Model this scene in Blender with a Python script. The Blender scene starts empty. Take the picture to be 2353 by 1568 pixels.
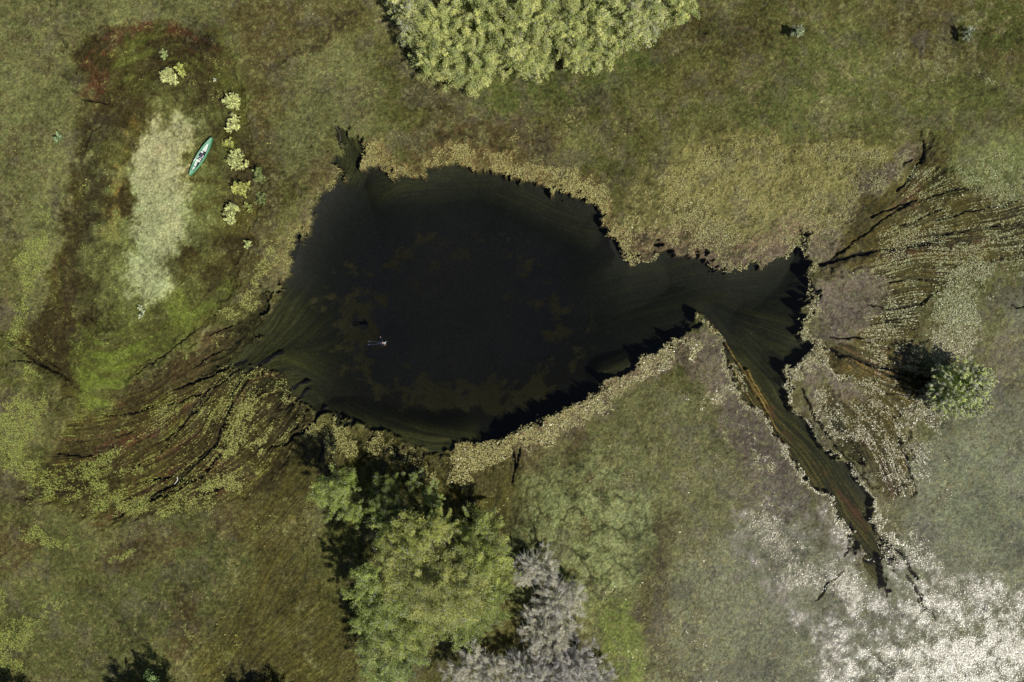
import bpy, math, time
import numpy as np
from mathutils import Vector
T0 = time.time()
scene = bpy.context.scene
COL = scene.collection

# ------------------------------------------------------------------ camera, light, exposure
H = 83.333                       # height of the drone above the marsh, metres
S = 125.0 / 2353.0               # metres of ground per unit of the survey grid (x right 0..2353, y down 0..1568)
cam = bpy.data.cameras.new('camera'); camo = bpy.data.objects.new('camera', cam); COL.objects.link(camo)
cam.sensor_width = 36; cam.lens = 24; cam.clip_end = 20000; cam.clip_start = 0.5
camo.location = (0, 0, H); camo.rotation_euler = (0, 0, 0)
scene.camera = camo
SUN_EL = math.radians(50)
SDIR = Vector((0.77 * math.cos(SUN_EL), -0.63 * math.cos(SUN_EL), math.sin(SUN_EL))).normalized()
sun = bpy.data.lights.new('sun', 'SUN'); suno = bpy.data.objects.new('sun', sun); COL.objects.link(suno)
sun.energy = 4.6; sun.angle = math.radians(0.5); sun.color = (1.0, 0.96, 0.88)
suno.rotation_euler = SDIR.to_track_quat('Z', 'Y').to_euler()
world = bpy.data.worlds.new('World'); scene.world = world; world.use_nodes = True
wn = world.node_tree; wn.nodes.clear()
sky = wn.nodes.new('ShaderNodeTexSky'); sky.sky_type = 'NISHITA'; sky.sun_disc = False
sky.sun_elevation = SUN_EL; sky.sun_rotation = math.atan2(SDIR.x, SDIR.y)
bg = wn.nodes.new('ShaderNodeBackground'); bg.inputs['Strength'].default_value = 0.055
wo = wn.nodes.new('ShaderNodeOutputWorld')
wn.links.new(sky.outputs[0], bg.inputs['Color']); wn.links.new(bg.outputs[0], wo.inputs['Surface'])
scene.render.engine = 'CYCLES'
scene.view_settings.view_transform = 'Standard'; scene.view_settings.look = 'None'
scene.view_settings.exposure = 0.0; scene.view_settings.gamma = 1.0
scene.cycles.transparent_max_bounces = 16
scene.cycles.max_bounces = 6; scene.cycles.diffuse_bounces = 2; scene.cycles.glossy_bounces = 2; scene.cycles.volume_bounces = 0
scene.cycles.sample_clamp_indirect = 3.0

# ------------------------------------------------------------------ helpers
def W(vx, vy, z=0.0):
    """survey grid -> world, allowing for the height z at which a crown is seen"""
    k = (H - z) / H
    return ((vx - 1176.5) * S * k, (784 - vy) * S * k, z)
def lin(c):
    c = np.asarray(c, np.float32) / 255.0
    return np.where(c <= 0.04045, c / 12.92, ((c + 0.055) / 1.055) ** 2.4).astype(np.float32)
LUM = 1.12                        # light on open ground, to turn a seen colour into an albedo
def alb(r, g, b): return lin((r, g, b)) / LUM
def sstep(a, b, x):
    t = np.clip((x - a) / (b - a), 0, 1); return t * t * (3 - 2 * t)
def tag(o, label=None, cat=None, group=None, kind=None):
    if label: o['label'] = label
    if cat: o['category'] = cat
    if group: o['group'] = group
    if kind: o['kind'] = kind
    return o
def empty(name, loc, rz=0.0):
    o = bpy.data.objects.new(name, None); COL.objects.link(o)
    o.location = loc; o.rotation_euler = (0, 0, rz); o.empty_display_size = 0.3
    return o
def mesh_np(name, verts, faces_flat, face_sizes, mat, parent=None, colors=None, smooth=False, wet=None):
    me = bpy.data.meshes.new(name)
    verts = np.ascontiguousarray(verts, np.float32); nf = len(face_sizes)
    me.vertices.add(len(verts)); me.vertices.foreach_set('co', verts.ravel())
    me.loops.add(len(faces_flat)); me.loops.foreach_set('vertex_index', np.ascontiguousarray(faces_flat, np.int32))
    me.polygons.add(nf)
    st = np.zeros(nf, np.int32); st[1:] = np.cumsum(face_sizes)[:-1]
    me.polygons.foreach_set('loop_start', st)
    me.polygons.foreach_set('use_smooth', np.full(nf, smooth, bool))
    if colors is not None:
        a = me.color_attributes.new('Col', 'FLOAT_COLOR', 'POINT')
        c4 = np.ones((len(verts), 4), np.float32); c4[:, :3] = colors
        if wet is not None: c4[:, 3] = wet
        a.data.foreach_set('color', c4.ravel())
    me.update(calc_edges=True); me.validate(verbose=False)
    me.materials.append(mat)
    o = bpy.data.objects.new(name, me); COL.objects.link(o)
    if parent: o.parent = parent
    return o
def mesh_py(name, verts, faces, mat, parent=None, smooth=False):
    me = bpy.data.meshes.new(name); me.from_pydata([tuple(v) for v in verts], [], faces); me.update()
    if smooth: me.polygons.foreach_set('use_smooth', [True] * len(me.polygons))
    me.materials.append(mat)
    o = bpy.data.objects.new(name, me); COL.objects.link(o)
    if parent: o.parent = parent
    return o

# ------------------------------------------------------------------ materials
def nt(name):
    m = bpy.data.materials.new(name); m.use_nodes = True; t = m.node_tree
    p = t.nodes['Principled BSDF']
    return m, t, p
def simple(name, rgb, rough=0.5, spec=0.5, nscale=6.0, var=0.25, bump=0.0, coat=0.0):
    m, t, p = nt(name)
    tc = t.nodes.new('ShaderNodeTexCoord'); n = t.nodes.new('ShaderNodeTexNoise')
    n.inputs['Scale'].default_value = nscale; n.inputs['Detail'].default_value = 5
    t.links.new(tc.outputs['Object'], n.inputs['Vector'])
    r = t.nodes.new('ShaderNodeMapRange'); r.inputs['To Min'].default_value = 1 - var; r.inputs['To Max'].default_value = 1 + var
    t.links.new(n.outputs['Fac'], r.inputs['Value'])
    mx = t.nodes.new('ShaderNodeVectorMath'); mx.operation = 'SCALE'; mx.inputs[0].default_value = rgb
    t.links.new(r.outputs[0], mx.inputs['Scale']); t.links.new(mx.outputs[0], p.inputs['Base Color'])
    p.inputs['Roughness'].default_value = rough; p.inputs['Specular IOR Level'].default_value = spec
    p.inputs['Coat Weight'].default_value = coat
    if bump:
        b = t.nodes.new('ShaderNodeBump'); b.inputs['Strength'].default_value = bump; b.inputs['Distance'].default_value = 0.02
        t.links.new(n.outputs['Fac'], b.inputs['Height']); t.links.new(b.outputs[0], p.inputs['Normal'])
    return m
def leafmat(name, rough, spec, transl=0.25):
    """foliage: colour kept per leaf in the mesh, some light passing through"""
    m, t, p = nt(name)
    a = t.nodes.new('ShaderNodeVertexColor'); a.layer_name = 'Col'
    t.links.new(a.outputs['Color'], p.inputs['Base Color'])
    p.inputs['Roughness'].default_value = rough; p.inputs['Specular IOR Level'].default_value = spec
    tr = t.nodes.new('ShaderNodeBsdfTranslucent'); t.links.new(a.outputs['Color'], tr.inputs['Color'])
    mix = t.nodes.new('ShaderNodeMixShader'); mix.inputs[0].default_value = transl
    out = t.nodes['Material Output']
    t.links.new(p.outputs[0], mix.inputs[1]); t.links.new(tr.outputs[0], mix.inputs[2]); t.links.new(mix.outputs[0], out.inputs['Surface'])
    return m
def groundmat():
    m, t, p = nt('marsh_ground')
    a = t.nodes.new('ShaderNodeVertexColor'); a.layer_name = 'Col'
    tc = t.nodes.new('ShaderNodeTexCoord')
    n1 = t.nodes.new('ShaderNodeTexNoise'); n1.inputs['Scale'].default_value = 4.5; n1.inputs['Detail'].default_value = 4; n1.inputs['Roughness'].default_value = 0.7
    n2 = t.nodes.new('ShaderNodeTexNoise'); n2.inputs['Scale'].default_value = 18; n2.inputs['Detail'].default_value = 3
    for n in (n1, n2): t.links.new(tc.outputs['Object'], n.inputs['Vector'])
    r1 = t.nodes.new('ShaderNodeMapRange'); r1.inputs['From Min'].default_value = 0.3; r1.inputs['From Max'].default_value = 0.7
    r1.inputs['To Min'].default_value = 0.72; r1.inputs['To Max'].default_value = 1.28
    t.links.new(n1.outputs['Fac'], r1.inputs['Value'])
    sc = t.nodes.new('ShaderNodeVectorMath'); sc.operation = 'SCALE'
    t.links.new(a.outputs['Color'], sc.inputs[0]); t.links.new(r1.outputs[0], sc.inputs['Scale'])
    t.links.new(sc.outputs[0], p.inputs['Base Color'])
    # wetness: soaked, leaf-covered ground has a shiny film, the rest is matt
    rw = t.nodes.new('ShaderNodeMapRange'); rw.inputs['To Min'].default_value = 0.75; rw.inputs['To Max'].default_value = 0.34
    rs = t.nodes.new('ShaderNodeMapRange'); rs.inputs['To Min'].default_value = 0.08; rs.inputs['To Max'].default_value = 0.6
    t.links.new(a.outputs['Alpha'], rw.inputs['Value']); t.links.new(a.outputs['Alpha'], rs.inputs['Value'])
    t.links.new(rw.outputs[0], p.inputs['Roughness']); t.links.new(rs.outputs[0], p.inputs['Specular IOR Level'])
    b = t.nodes.new('ShaderNodeBump'); b.inputs['Strength'].default_value = 0.4; b.inputs['Distance'].default_value = 0.02
    ad = t.nodes.new('ShaderNodeMath'); ad.operation = 'ADD'
    t.links.new(n1.outputs['Fac'], ad.inputs[0]); t.links.new(n2.outputs['Fac'], ad.inputs[1])
    t.links.new(ad.outputs[0], b.inputs['Height']); t.links.new(b.outputs[0], p.inputs['Normal'])
    return m
def watermat():
    m = bpy.data.materials.new('dark_water'); m.use_nodes = True; t = m.node_tree; t.nodes.clear()
    out = t.nodes.new('ShaderNodeOutputMaterial')
    tr = t.nodes.new('ShaderNodeBsdfTransparent'); gl = t.nodes.new('ShaderNodeBsdfGlossy'); gl.inputs['Roughness'].default_value = 0.06
    fr = t.nodes.new('ShaderNodeFresnel'); fr.inputs['IOR'].default_value = 1.33
    mix = t.nodes.new('ShaderNodeMixShader')
    tc = t.nodes.new('ShaderNodeTexCoord'); n = t.nodes.new('ShaderNodeTexNoise'); n.inputs['Scale'].default_value = 2.2; n.inputs['Detail'].default_value = 4
    b = t.nodes.new('ShaderNodeBump'); b.inputs['Strength'].default_value = 0.15; b.inputs['Distance'].default_value = 0.01
    t.links.new(tc.outputs['Object'], n.inputs['Vector']); t.links.new(n.outputs['Fac'], b.inputs['Height'])
    t.links.new(b.outputs[0], gl.inputs['Normal'])
    t.links.new(fr.outputs[0], mix.inputs[0]); t.links.new(tr.outputs[0], mix.inputs[1]); t.links.new(gl.outputs[0], mix.inputs[2])
    t.links.new(mix.outputs[0], out.inputs['Surface'])
    ab = t.nodes.new('ShaderNodeVolumeAbsorption')
    sig = np.array((0.185, 0.175, 0.18)); ab.inputs['Density'].default_value = 1.0
    ab.inputs['Color'].default_value = (*(1 - sig), 1)
    t.links.new(ab.outputs[0], out.inputs['Volume'])
    return m

# ------------------------------------------------------------------ noise on the survey grid
rng = np.random.default_rng(11)
STEP = 0.1
ux = np.arange(-70, 70.001, STEP, dtype=np.float32); uy = np.arange(-48, 48.001, STEP, dtype=np.float32)
ext = np.cumsum(0.15 * 1.32 ** np.arange(32)).astype(np.float32); NE_ = len(ext)
xs = np.concatenate([ux[0] - ext[::-1], ux, ux[-1] + ext]); ys = np.concatenate([uy[0] - ext[::-1], uy, uy[-1] + ext])
NX, NY = len(xs), len(ys)
TAB = {}
def table(seed):
    if seed not in TAB: TAB[seed] = np.random.default_rng(seed).random((256, 256), dtype=np.float32)
    return TAB[seed]
def vnoise_sep(scale, seed):
    T = table(seed)
    gx = xs / scale + 1000.37; gy = ys / scale + 1000.71
    ix = np.floor(gx).astype(int); fx = (gx - ix).astype(np.float32); fx = fx * fx * (3 - 2 * fx)
    iy = np.floor(gy).astype(int); fy = (gy - iy).astype(np.float32); fy = fy * fy * (3 - 2 * fy)
    a = T[iy & 255]; b = T[(iy + 1) & 255]
    r = a + (b - a) * fy[:, None]
    return r[:, ix & 255] * (1 - fx) + r[:, (ix + 1) & 255] * fx
def fbm(scale, seed, octv=4, gain=0.5):
    out = 0; amp = 1; tot = 0
    for o in range(octv):
        out = out + amp * vnoise_sep(scale / 2 ** o, seed * 17 + o); tot += amp; amp *= gain
    return ((out / tot - 0.5) * (1.0 + 0.45 * octv * gain) + 0.5).astype(np.float32)
XX = xs[None, :] / S + 1176.5; YY = 784 - ys[:, None] / S
w1x, w1y = fbm(7, 1, 3) - .5, fbm(7, 2, 3) - .5
w2x, w2y = fbm(1.3, 3, 4, .65) - .5, fbm(1.3, 4, 4, .65) - .5
WX = (XX + w1x * 34 + w2x * 26).astype(np.float32); WY = (YY + w1y * 34 + w2y * 26).astype(np.float32)
# coarse survey grid on which outlines are drawn
CS = 5.0; cx = np.arange(-400, 2760, CS, dtype=np.float32); cy = np.arange(-400, 1970, CS, dtype=np.float32)
CX, CY = np.meshgrid(cx, cy)
def lifter(PX, PY):
    gx = np.clip((PX - cx[0]) / CS, 0, len(cx) - 1.001); gy = np.clip((PY - cy[0]) / CS, 0, len(cy) - 1.001)
    ix = gx.astype(np.int32); iy = gy.astype(np.int32); fx = (gx - ix).astype(np.float32); fy = (gy - iy).astype(np.float32)
    base = iy * len(cx) + ix
    def f(A):
        A = A.ravel().astype(np.float32); n = len(cx)
        return (A[base] * (1 - fx) + A[base + 1] * fx) * (1 - fy) + (A[base + n] * (1 - fx) + A[base + n + 1] * fx) * fy
    return f
lift = lifter(WX, WY)
_pl = lifter(np.broadcast_to(XX, (NY, NX)), np.broadcast_to(YY, (NY, NX)))
lift0 = _pl
def seg_dist(PX, PY, pts):
    d2 = np.full(PX.shape, 1e12, np.float32); tt = np.zeros(PX.shape, np.float32); n = len(pts) - 1
    for i in range(n):
        ax, ay = pts[i][:2]; bx, by = pts[i + 1][:2]; dx, dy = bx - ax, by - ay
        t = np.clip(((PX - ax) * dx + (PY - ay) * dy) / (dx * dx + dy * dy + 1e-9), 0, 1)
        q = (PX - ax - t * dx) ** 2 + (PY - ay - t * dy) ** 2
        m = q < d2; d2 = np.where(m, q, d2); tt = np.where(m, (i + t) / n, tt)
    return np.sqrt(d2), tt
def poly_sdf(pts):            # >0 inside, in survey units
    p = list(pts) + [pts[0]]
    d, _ = seg_dist(CX, CY, p)
    ins = np.zeros(CX.shape, bool)
    for i in range(len(pts)):
        ax, ay = p[i]; bx, by = p[i + 1]
        c = ((ay > CY) != (by > CY)) & (CX < (bx - ax) * (CY - ay) / (by - ay + 1e-9) + ax)
        ins ^= c
    return np.where(ins, d, -d)
def P(pts, soft=14): return lift(sstep(-soft, soft, poly_sdf(pts)))
def B(x, y, rx, ry, rot=0, soft=0.5):
    c, s = math.cos(math.radians(rot)), math.sin(math.radians(rot))
    u = ((CX - x) * c + (CY - y) * s) / rx; v = (-(CX - x) * s + (CY - y) * c) / ry
    return lift(1 - sstep(1 - soft, 1 + soft, np.sqrt(u * u + v * v)))
def K(pts, w, soft=0.6):
    d, _ = seg_dist(CX, CY, pts); return lift(1 - sstep(w * (1 - soft), w * (1 + soft), d))
def rough_edge(m, n, k=0.6, w=0.12): return sstep(0.5 - w, 0.5 + w, m + k * (n - 0.5))
def stroke_fine(arr, pts, w0, w1, fn, warp=0.35):
    """thin line drawn straight on the fine grid"""
    x0 = min(p[0] for p in pts) - 40; x1 = max(p[0] for p in pts) + 40; y0 = min(p[1] for p in pts) - 40; y1 = max(p[1] for p in pts) + 40
    i0 = np.searchsorted(xs, (x0 - 1176.5) * S); i1 = np.searchsorted(xs, (x1 - 1176.5) * S)
    j0 = np.searchsorted(ys, (784 - y1) * S); j1 = np.searchsorted(ys, (784 - y0) * S)
    if i1 - i0 < 2 or j1 - j0 < 2: return
    sl = (slice(j0, j1), slice(i0, i1))
    px = XX[:, i0:i1] + 0 * YY[j0:j1]; py = YY[j0:j1] + 0 * XX[:, i0:i1]
    px = px + (WX[sl] - px) * warp; py = py + (WY[sl] - py) * warp
    d, t = seg_dist(px.astype(np.float32), py.astype(np.float32), pts)
    w = w0 + (w1 - w0) * t
    w = w * np.minimum(1, 4 * (1 - t) + .25)
    fn(sl, 1 - sstep(w * 0.6, w * 1.25, d))
print('grid', NX, NY, round(time.time() - T0, 1))

# ------------------------------------------------------------------ flow of the combed weed
G = [  # lines along which the current combs the plants
 [(660,850),(600,870),(540,910),(500,980),(480,1050),(400,1120),(270,1180)], [(690,900),(620,990),(540,1060),(430,1140),(280,1200)],
 [(710,950),(650,1010),(590,1080),(500,1130)], [(540,830),(420,880),(340,930),(190,950),(90,960)], [(640,780),(560,840),(480,920),(400,1010),(240,1090),(60,1090)],
 [(620,660),(540,740),(430,810),(300,870),(210,900)], [(640,880),(560,870),(500,1000)],
 [(170,700),(140,520),(170,300),(230,130),(400,80),(520,160),(560,330),(560,500),(520,650),(430,780),(320,860)],
 [(250,600),(220,450),(260,260),(380,160),(470,250),(480,500),(400,700)],
 [(0,750),(60,790),(120,850),(200,900),(300,900)], [(20,830),(120,860),(200,930)], [(60,740),(140,830),(220,880)],
 [(790,300),(810,370),(760,460),(700,560),(650,660),(560,780)], [(900,420),(780,520),(720,640),(650,760),(560,850)], [(860,420),(1000,400),(1150,410),(1300,480)],
 [(700,920),(800,990),(900,1020),(1050,1040)], [(650,820),(760,900),(900,960)],
 [(720,930),(690,1010),(640,1100),(560,1200)], [(790,980),(780,1060),(720,1160)], [(900,1020),(900,1100)], [(1000,1040),(1000,1110),(1040,1200)], [(1190,1040),(1180,1120),(1160,1220)],
 [(800,1080),(700,1200),(600,1330),(540,1480)], [(840,1250),(720,1380),(600,1520)], [(760,1450),(560,1600)],
 [(1590,720),(1660,800),(1740,920),(1830,1050),(1920,1180),(2020,1310),(2140,1420)], [(1640,730),(1720,850),(1820,980),(1920,1120),(2020,1270)], [(1860,900),(1960,1060),(2010,1180)],
 [(1860,605),(1950,592),(2100,570),(2353,530)], [(1880,590),(2000,500),(2100,380),(2120,320)], [(1880,600),(2050,530),(2180,470),(2353,440)],
 [(1940,480),(2020,440),(2100,390)], [(1950,660),(2100,640),(2353,610)], [(1870,700),(2000,700),(2150,680)], [(1860,760),(2000,755),(2150,740)],
 [(1870,780),(1960,810),(2080,850),(2160,890)], [(1880,800),(1980,860),(2120,930)], [(1850,850),(1950,930),(2040,1040),(2080,1150)], [(1950,850),(2050,950),(2120,1040)], [(1840,900),(1920,1000),(1990,1120)],
 [(1430,700),(1600,650),(1800,620),(1840,560)], [(1500,790),(1650,700),(1820,740)],
 [(2120,320),(2130,240),(2110,100)], [(800,20),(700,100),(590,200)], [(600,420),(590,560),(560,700)], [(0,100),(120,30),(260,0)], [(0,600),(60,400),(90,200)],
]
A2 = np.zeros(CX.shape, np.float32); B2 = np.zeros(CX.shape, np.float32); GD = np.full(CX.shape, 1e9, np.float32)
for g in G:
    for (ax, ay), (bx, by) in zip(g[:-1], g[1:]):
        d, _ = seg_dist(CX, CY, [(ax, ay), (bx, by)])
        th = math.atan2(-(by - ay), bx - ax); L = math.hypot(bx - ax, by - ay)
        w = (L / 60) / (d * d + 14 ** 2) ** 1.5
        A2 += w * math.cos(2 * th); B2 += w * math.sin(2 * th); GD = np.minimum(GD, d)
ang = lift0(A2), lift0(B2)
theta = 0.5 * np.arctan2(ang[1], ang[0]) + (fbm(3.5, 61, 3) - .5) * 0.35 + (fbm(1.6, 62, 2) - .5) * 1.3 * lift0(np.exp(-(((CX - 350) / 230) ** 2 + ((CY - 470) / 380) ** 2) ** 2))
ci = (slice(NE_, NE_ + len(uy)), slice(NE_, NE_ + len(ux)))
def lic(src, th, steps, h=1.0):
    ny, nx = src.shape
    vx = np.cos(th).astype(np.float32) * h; vy = np.sin(th).astype(np.float32) * h
    flat = src.ravel(); vxf = vx.ravel(); vyf = vy.ravel(); acc = flat.copy().astype(np.float32)
    jj, ii = np.mgrid[0:ny, 0:nx]
    for sgn in (1, -1):
        px = ii.ravel().astype(np.float32); py = jj.ravel().astype(np.float32)
        dx = vxf * sgn; dy = vyf * sgn
        for k in range(steps):
            px = px + dx; py = py + dy
            np.clip(px, 0, nx - 1.01, out=px); np.clip(py, 0, ny - 1.01, out=py)
            idx = py.astype(np.int32) * nx + px.astype(np.int32)
            acc += flat[idx]
            ndx = vxf[idx]; ndy = vyf[idx]; s = np.where(ndx * dx + ndy * dy < 0, -1, 1).astype(np.float32)
            dx = ndx * s; dy = ndy * s
    acc /= (2 * steps + 1)
    acc = (acc - acc.mean()) / acc.std()
    return (0.5 + 0.5 * np.tanh(acc * 0.8)).reshape(ny, nx).astype(np.float32)
def blur(a, n=1):
    for _ in range(n):
        a = (a + np.roll(a, 1, 0) + np.roll(a, -1, 0)) / 3; a = (a + np.roll(a, 1, 1) + np.roll(a, -1, 1)) / 3
    return a
thc = theta[ci]
fine_src = np.random.default_rng(5).random(thc.shape, dtype=np.float32)
Lf = lic(fine_src, thc, 26)
half = thc[::2, ::2]
src2 = blur(np.random.default_rng(6).random(half.shape, dtype=np.float32), 1)
Lc_ = lic(src2, half, 22)
src4 = blur(np.random.default_rng(7).random(half.shape, dtype=np.float32), 4)
Lw_ = lic(src4, half, 26)
def up2(a):
    b = np.repeat(np.repeat(a, 2, 0), 2, 1)[:thc.shape[0], :thc.shape[1]]
    return blur(b, 1)
def full(a): return np.pad(a, ((NE_, NE_), (NE_, NE_)), mode='edge')
Lf = full(Lf); Lc = full(up2(Lc_)); Lw = full(up2(Lw_))
del fine_src, src2, src4
print('flow', round(time.time() - T0, 1))

# ------------------------------------------------------------------ noise fields
nB = fbm(14, 21, 4); nM = fbm(4.5, 22, 5, .6); nS = fbm(1.2, 23, 4, .6); nF = fbm(0.42, 24, 3, .7); nB2 = fbm(9, 25, 4); nM2 = fbm(3, 26, 5, .65)
nG = fbm(0.26, 27, 2, .8); nW = np.random.default_rng(8).random((NY, NX), dtype=np.float32)
crack = 1 - np.abs(fbm(1.5, 28, 3, .55) - .5) * 2
crack2 = 1 - np.abs(fbm(3.2, 29, 4, .5) - .5) * 2

# ------------------------------------------------------------------ outlines
POOL = [(776,282),(800,300),(832,308),(838,350),(850,368),(885,388),(905,405),(940,407),(975,402),(1010,387),(1060,374),(1120,377),(1165,387),(1200,406),(1245,421),(1290,432),(1330,457),(1370,482),(1395,520),(1405,560),(1418,588),(1450,603),(1500,592),(1520,566),(1560,572),(1600,587),(1640,607),(1680,621),(1730,613),(1790,596),(1822,575),(1838,545),(1845,570),(1862,602),(1868,650),(1858,700),(1838,740),(1835,765),(1882,788),(1865,815),(1830,850),(1800,882),(1812,905),(1850,950),(1900,1020),(1950,1090),(1985,1150),(2000,1210),(2030,1262),(2062,1310),(2030,1290),(2036,1345),(2018,1345),(1998,1292),(1968,1262),(1935,1205),(1880,1125),(1838,1085),(1800,1025),(1760,965),(1720,895),(1690,835),(1650,775),(1600,722),(1570,762),(1540,792),(1490,817),(1440,842),(1390,872),(1350,917),(1300,942),(1240,972),(1190,997),(1150,1017),(1090,1027),(1060,1022),(1020,1037),(960,1032),(900,1012),(850,1005),(800,985),(760,970),(710,955),(672,905),(640,868),(590,850),(545,850),(520,838),(560,790),(600,735),(640,660),(672,612),(692,540),(722,480),(762,430),(778,400),(757,372),(742,347),(775,362),(778,330)]
sd_pool = lift(poly_sdf(POOL)) + (Lc - .5) * 10 + (nS - .5) * 8
water_m = sstep(-3, 3, sd_pool)
sd_smooth = lift0(poly_sdf(POOL)); din = np.clip(sd_smooth, 0, None) * S
# how far weeds fill the pool from the sides
_keep = lift; lift = lift0      # the bed itself slopes smoothly
weedy = np.clip(np.maximum.reduce([B(600,800,130,160,-30,.7), K([(1700,850),(1830,1010),(1920,1140),(2020,1290)], 55, .6), K([(640,720),(600,800),(680,930)], 60, .8),
    K([(720,960),(900,1010),(1060,1020)], 40, .8), K([(800,300),(800,390)], 30, .7), .35 * B(1640,690,260,130,0,.6), .5 * K([(860,420),(1100,400),(1350,520)], 35, .8),
    .75*K([(1400,860),(1560,800)],30,.8), .7 * B(1770,790,90,110,0,.6)]), 0, 1)
lift = _keep
deep = 0.9 + 4.6 * (1 - np.exp(-din / 5.0))
shal = 0.45 + 1.2 * (1 - np.exp(-din / 3.0))
depth = deep + (shal - deep) * weedy

SUB = np.zeros((NY, NX), np.float32)   # weed just under the surface
def sub(m): 
    global SUB
    SUB = np.maximum(SUB, m)
BASIN = [(150,110),(210,70),(320,62),(470,85),(540,150),(560,250),(580,380),(600,450),(585,560),(560,620),(500,720),(400,800),(300,870),(240,930),(180,950),(110,880),(40,800),(90,740),(140,560),(150,430),(190,330),(210,240),(180,180)]
fBasin = P(BASIN, 18)
SWFAN = [(540,835),(600,840),(660,862),(700,945),(680,1000),(640,1090),(560,1130),(470,1170),(330,1195),(220,1190),(60,1120),(110,1060),(180,960),(290,890),(400,860)]
fSW = P(SWFAN, 45)
fBR = P([(620,650),(560,730),(470,770),(330,865),(230,920),(280,900),(400,870),(530,830),(600,740)], 8)
sRIM = P([(560,1110),(640,1050),(700,960),(900,1010),(1060,1030),(1190,1030),(1200,1180),(1120,1230),(1020,1130),(900,1090),(780,1090),(700,1170),(700,1300),(800,1500),(760,1700),(500,1700),(470,1500),(560,1330)], 70)
fRF = P([(1880,612),(1930,560),(1960,480),(2060,430),(2110,370),(2115,300),(2140,320),(2180,440),(2353,470),(2600,470),(2600,650),(2353,600),(2250,620),(2200,640),(2150,660),(2100,700),(2120,760),(2090,800),(2130,850),(2120,900),(2060,960),(2070,1060),(2090,1130),(2040,1150),(1990,1100),(1950,1040),(1880,930),(1870,880),(1920,900),(1980,920),(1990,880),(1900,830),(1880,785),(1960,760),(2030,720),(2040,640),(1980,600)], 30)
fEdgeT = B(1290,220,190,60,5,.5)
sub(fBasin); sub(fSW); sub(fBR); sub(sRIM * .9); sub(fRF)

# ------------------------------------------------------------------ ground colour, seen colours in sRGB turned to albedo
C = np.empty((NY, NX, 3), np.float32)
C[:] = alb(86, 88, 50)
def mixc(rgb, m):
    global C
    m = np.clip(m, 0, 1)[..., None]; C += (alb(*rgb) - C) * m
mixc((102, 104, 70), sstep(.45, .75, nM) * .55); mixc((78, 70, 46), sstep(.5, .85, nB2) * .45)
mixc((74, 70, 44), sstep(.5, .9, nM2) * .4)
rn = lambda m, k=.7, w=.42: rough_edge(m, nM2 * .6 + nS * .4, k, w)
# north west sage and brown
for a in [(60,250,130,280,0),(300,20,230,55,0),(760,190,120,130,0),(110,560,50,170,0),(680,330,70,80,0)]: mixc((112, 116, 80), rn(B(*a)) * .8)
for a in [(640,50,130,70,0),(610,160,60,100,10),(1000,300,60,30,0)]: mixc((80, 72, 48), rn(B(*a)) * .65)
mixc((78, 70, 46), rn(K([(560,240),(590,380),(600,520),(560,640)], 45)) * .8)
mixc((58, 48, 36), rn(K([(830,10),(720,90),(620,170)], 9, .8)) * .8)
mixc((96, 80, 62), rn(B(750,420,60,40,0)) * .6); mixc((112,104,76), rn(K([(720,460),(670,560),(640,640)], 26)) * .7)
# north
mixc((84, 70, 50), rn(K([(960,330),(1120,290),(1250,320)], 40)) * .7)
mixc((80, 90, 50), rn(K([(1130,215),(1280,200),(1400,160),(1520,100)], 48)) * .9)
mixc((60, 52, 40), rn(K([(1000,240),(1080,255)], 18)) * .7)
for a in [(1730,120,60,90,0),(1540,60,90,70,0),(2150,60,190,70,0),(1680,250,60,70,0),(2290,120,80,40,0)]: mixc((78, 70, 46), rn(B(*a)) * .6)
mixc((66, 74, 34), rn(B(2290,50,90,70,-30)) * .8); mixc((80, 76, 76), rn(B(2125,105,14,22)) * .8)
for a in [(1900,150,160,110,0),(2200,230,150,70,0),(1850,260,250,60,0)]: mixc((86, 94, 54), rn(B(*a)) * .7)
mixc((106, 116, 78), rn(B(2290,400,110,90)) * .8)
# tan and mauve mats round the pool
TAN = [(1420,600),(1405,560),(1430,470),(1500,380),(1570,320),(1700,300),(1850,320),(2000,320),(2120,345),(2060,420),(1980,470),(1930,540),(1880,590),(1850,600),(1838,550),(1790,600),(1680,625),(1600,590),(1520,570),(1450,605)]
fTAN = P(TAN, 26)
mixc((124, 120, 76), rn(fTAN) * .85)
mixc((120, 104, 84), rn(K([(1440,590),(1560,560),(1690,600),(1830,540)], 45)) * .85)
mixc((112, 100, 86), rn(K([(1640,595),(1700,605),(1780,580)], 26)) * .7)
mixc((102, 92, 86), rn(K([(1990,420),(2060,375),(2100,355)], 26)) * .85); mixc((98, 90, 80), rn(B(2000,440,30,26)) * .6)
NB = [(842,340),(870,385),(915,398),(965,392),(1010,375),(1060,355),(1120,358),(1170,368),(1220,392),(1290,418),(1340,445),(1385,480),(1405,540),(1425,590)]
fNB = K(NB, 34, .5); mixc((116, 100, 68), rn(fNB) * .9)
SB = [(1070,1050),(1130,1035),(1190,1015),(1260,985),(1320,955),(1380,915),(1440,870),(1510,835),(1570,800)]
fSB = K(SB, 36, .45); mixc((116, 104, 84), rn(fSB) * .95)
for a in [(1955,690,105,95,0),(1900,880,62,62,0),(1940,930,50,60,30),(1910,560,60,40,0)]: mixc((112, 103, 87), rn(B(*a, .5)) * .9)
mixc((108, 99, 84), rn(K([(1600,810),(1680,900),(1740,990),(1790,1060)], 50, .5)) * .9)
mixc((90, 84, 73), rn(K([(1700,960),(1750,1060),(1800,1140)], 55, .5)) * .9)
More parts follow.
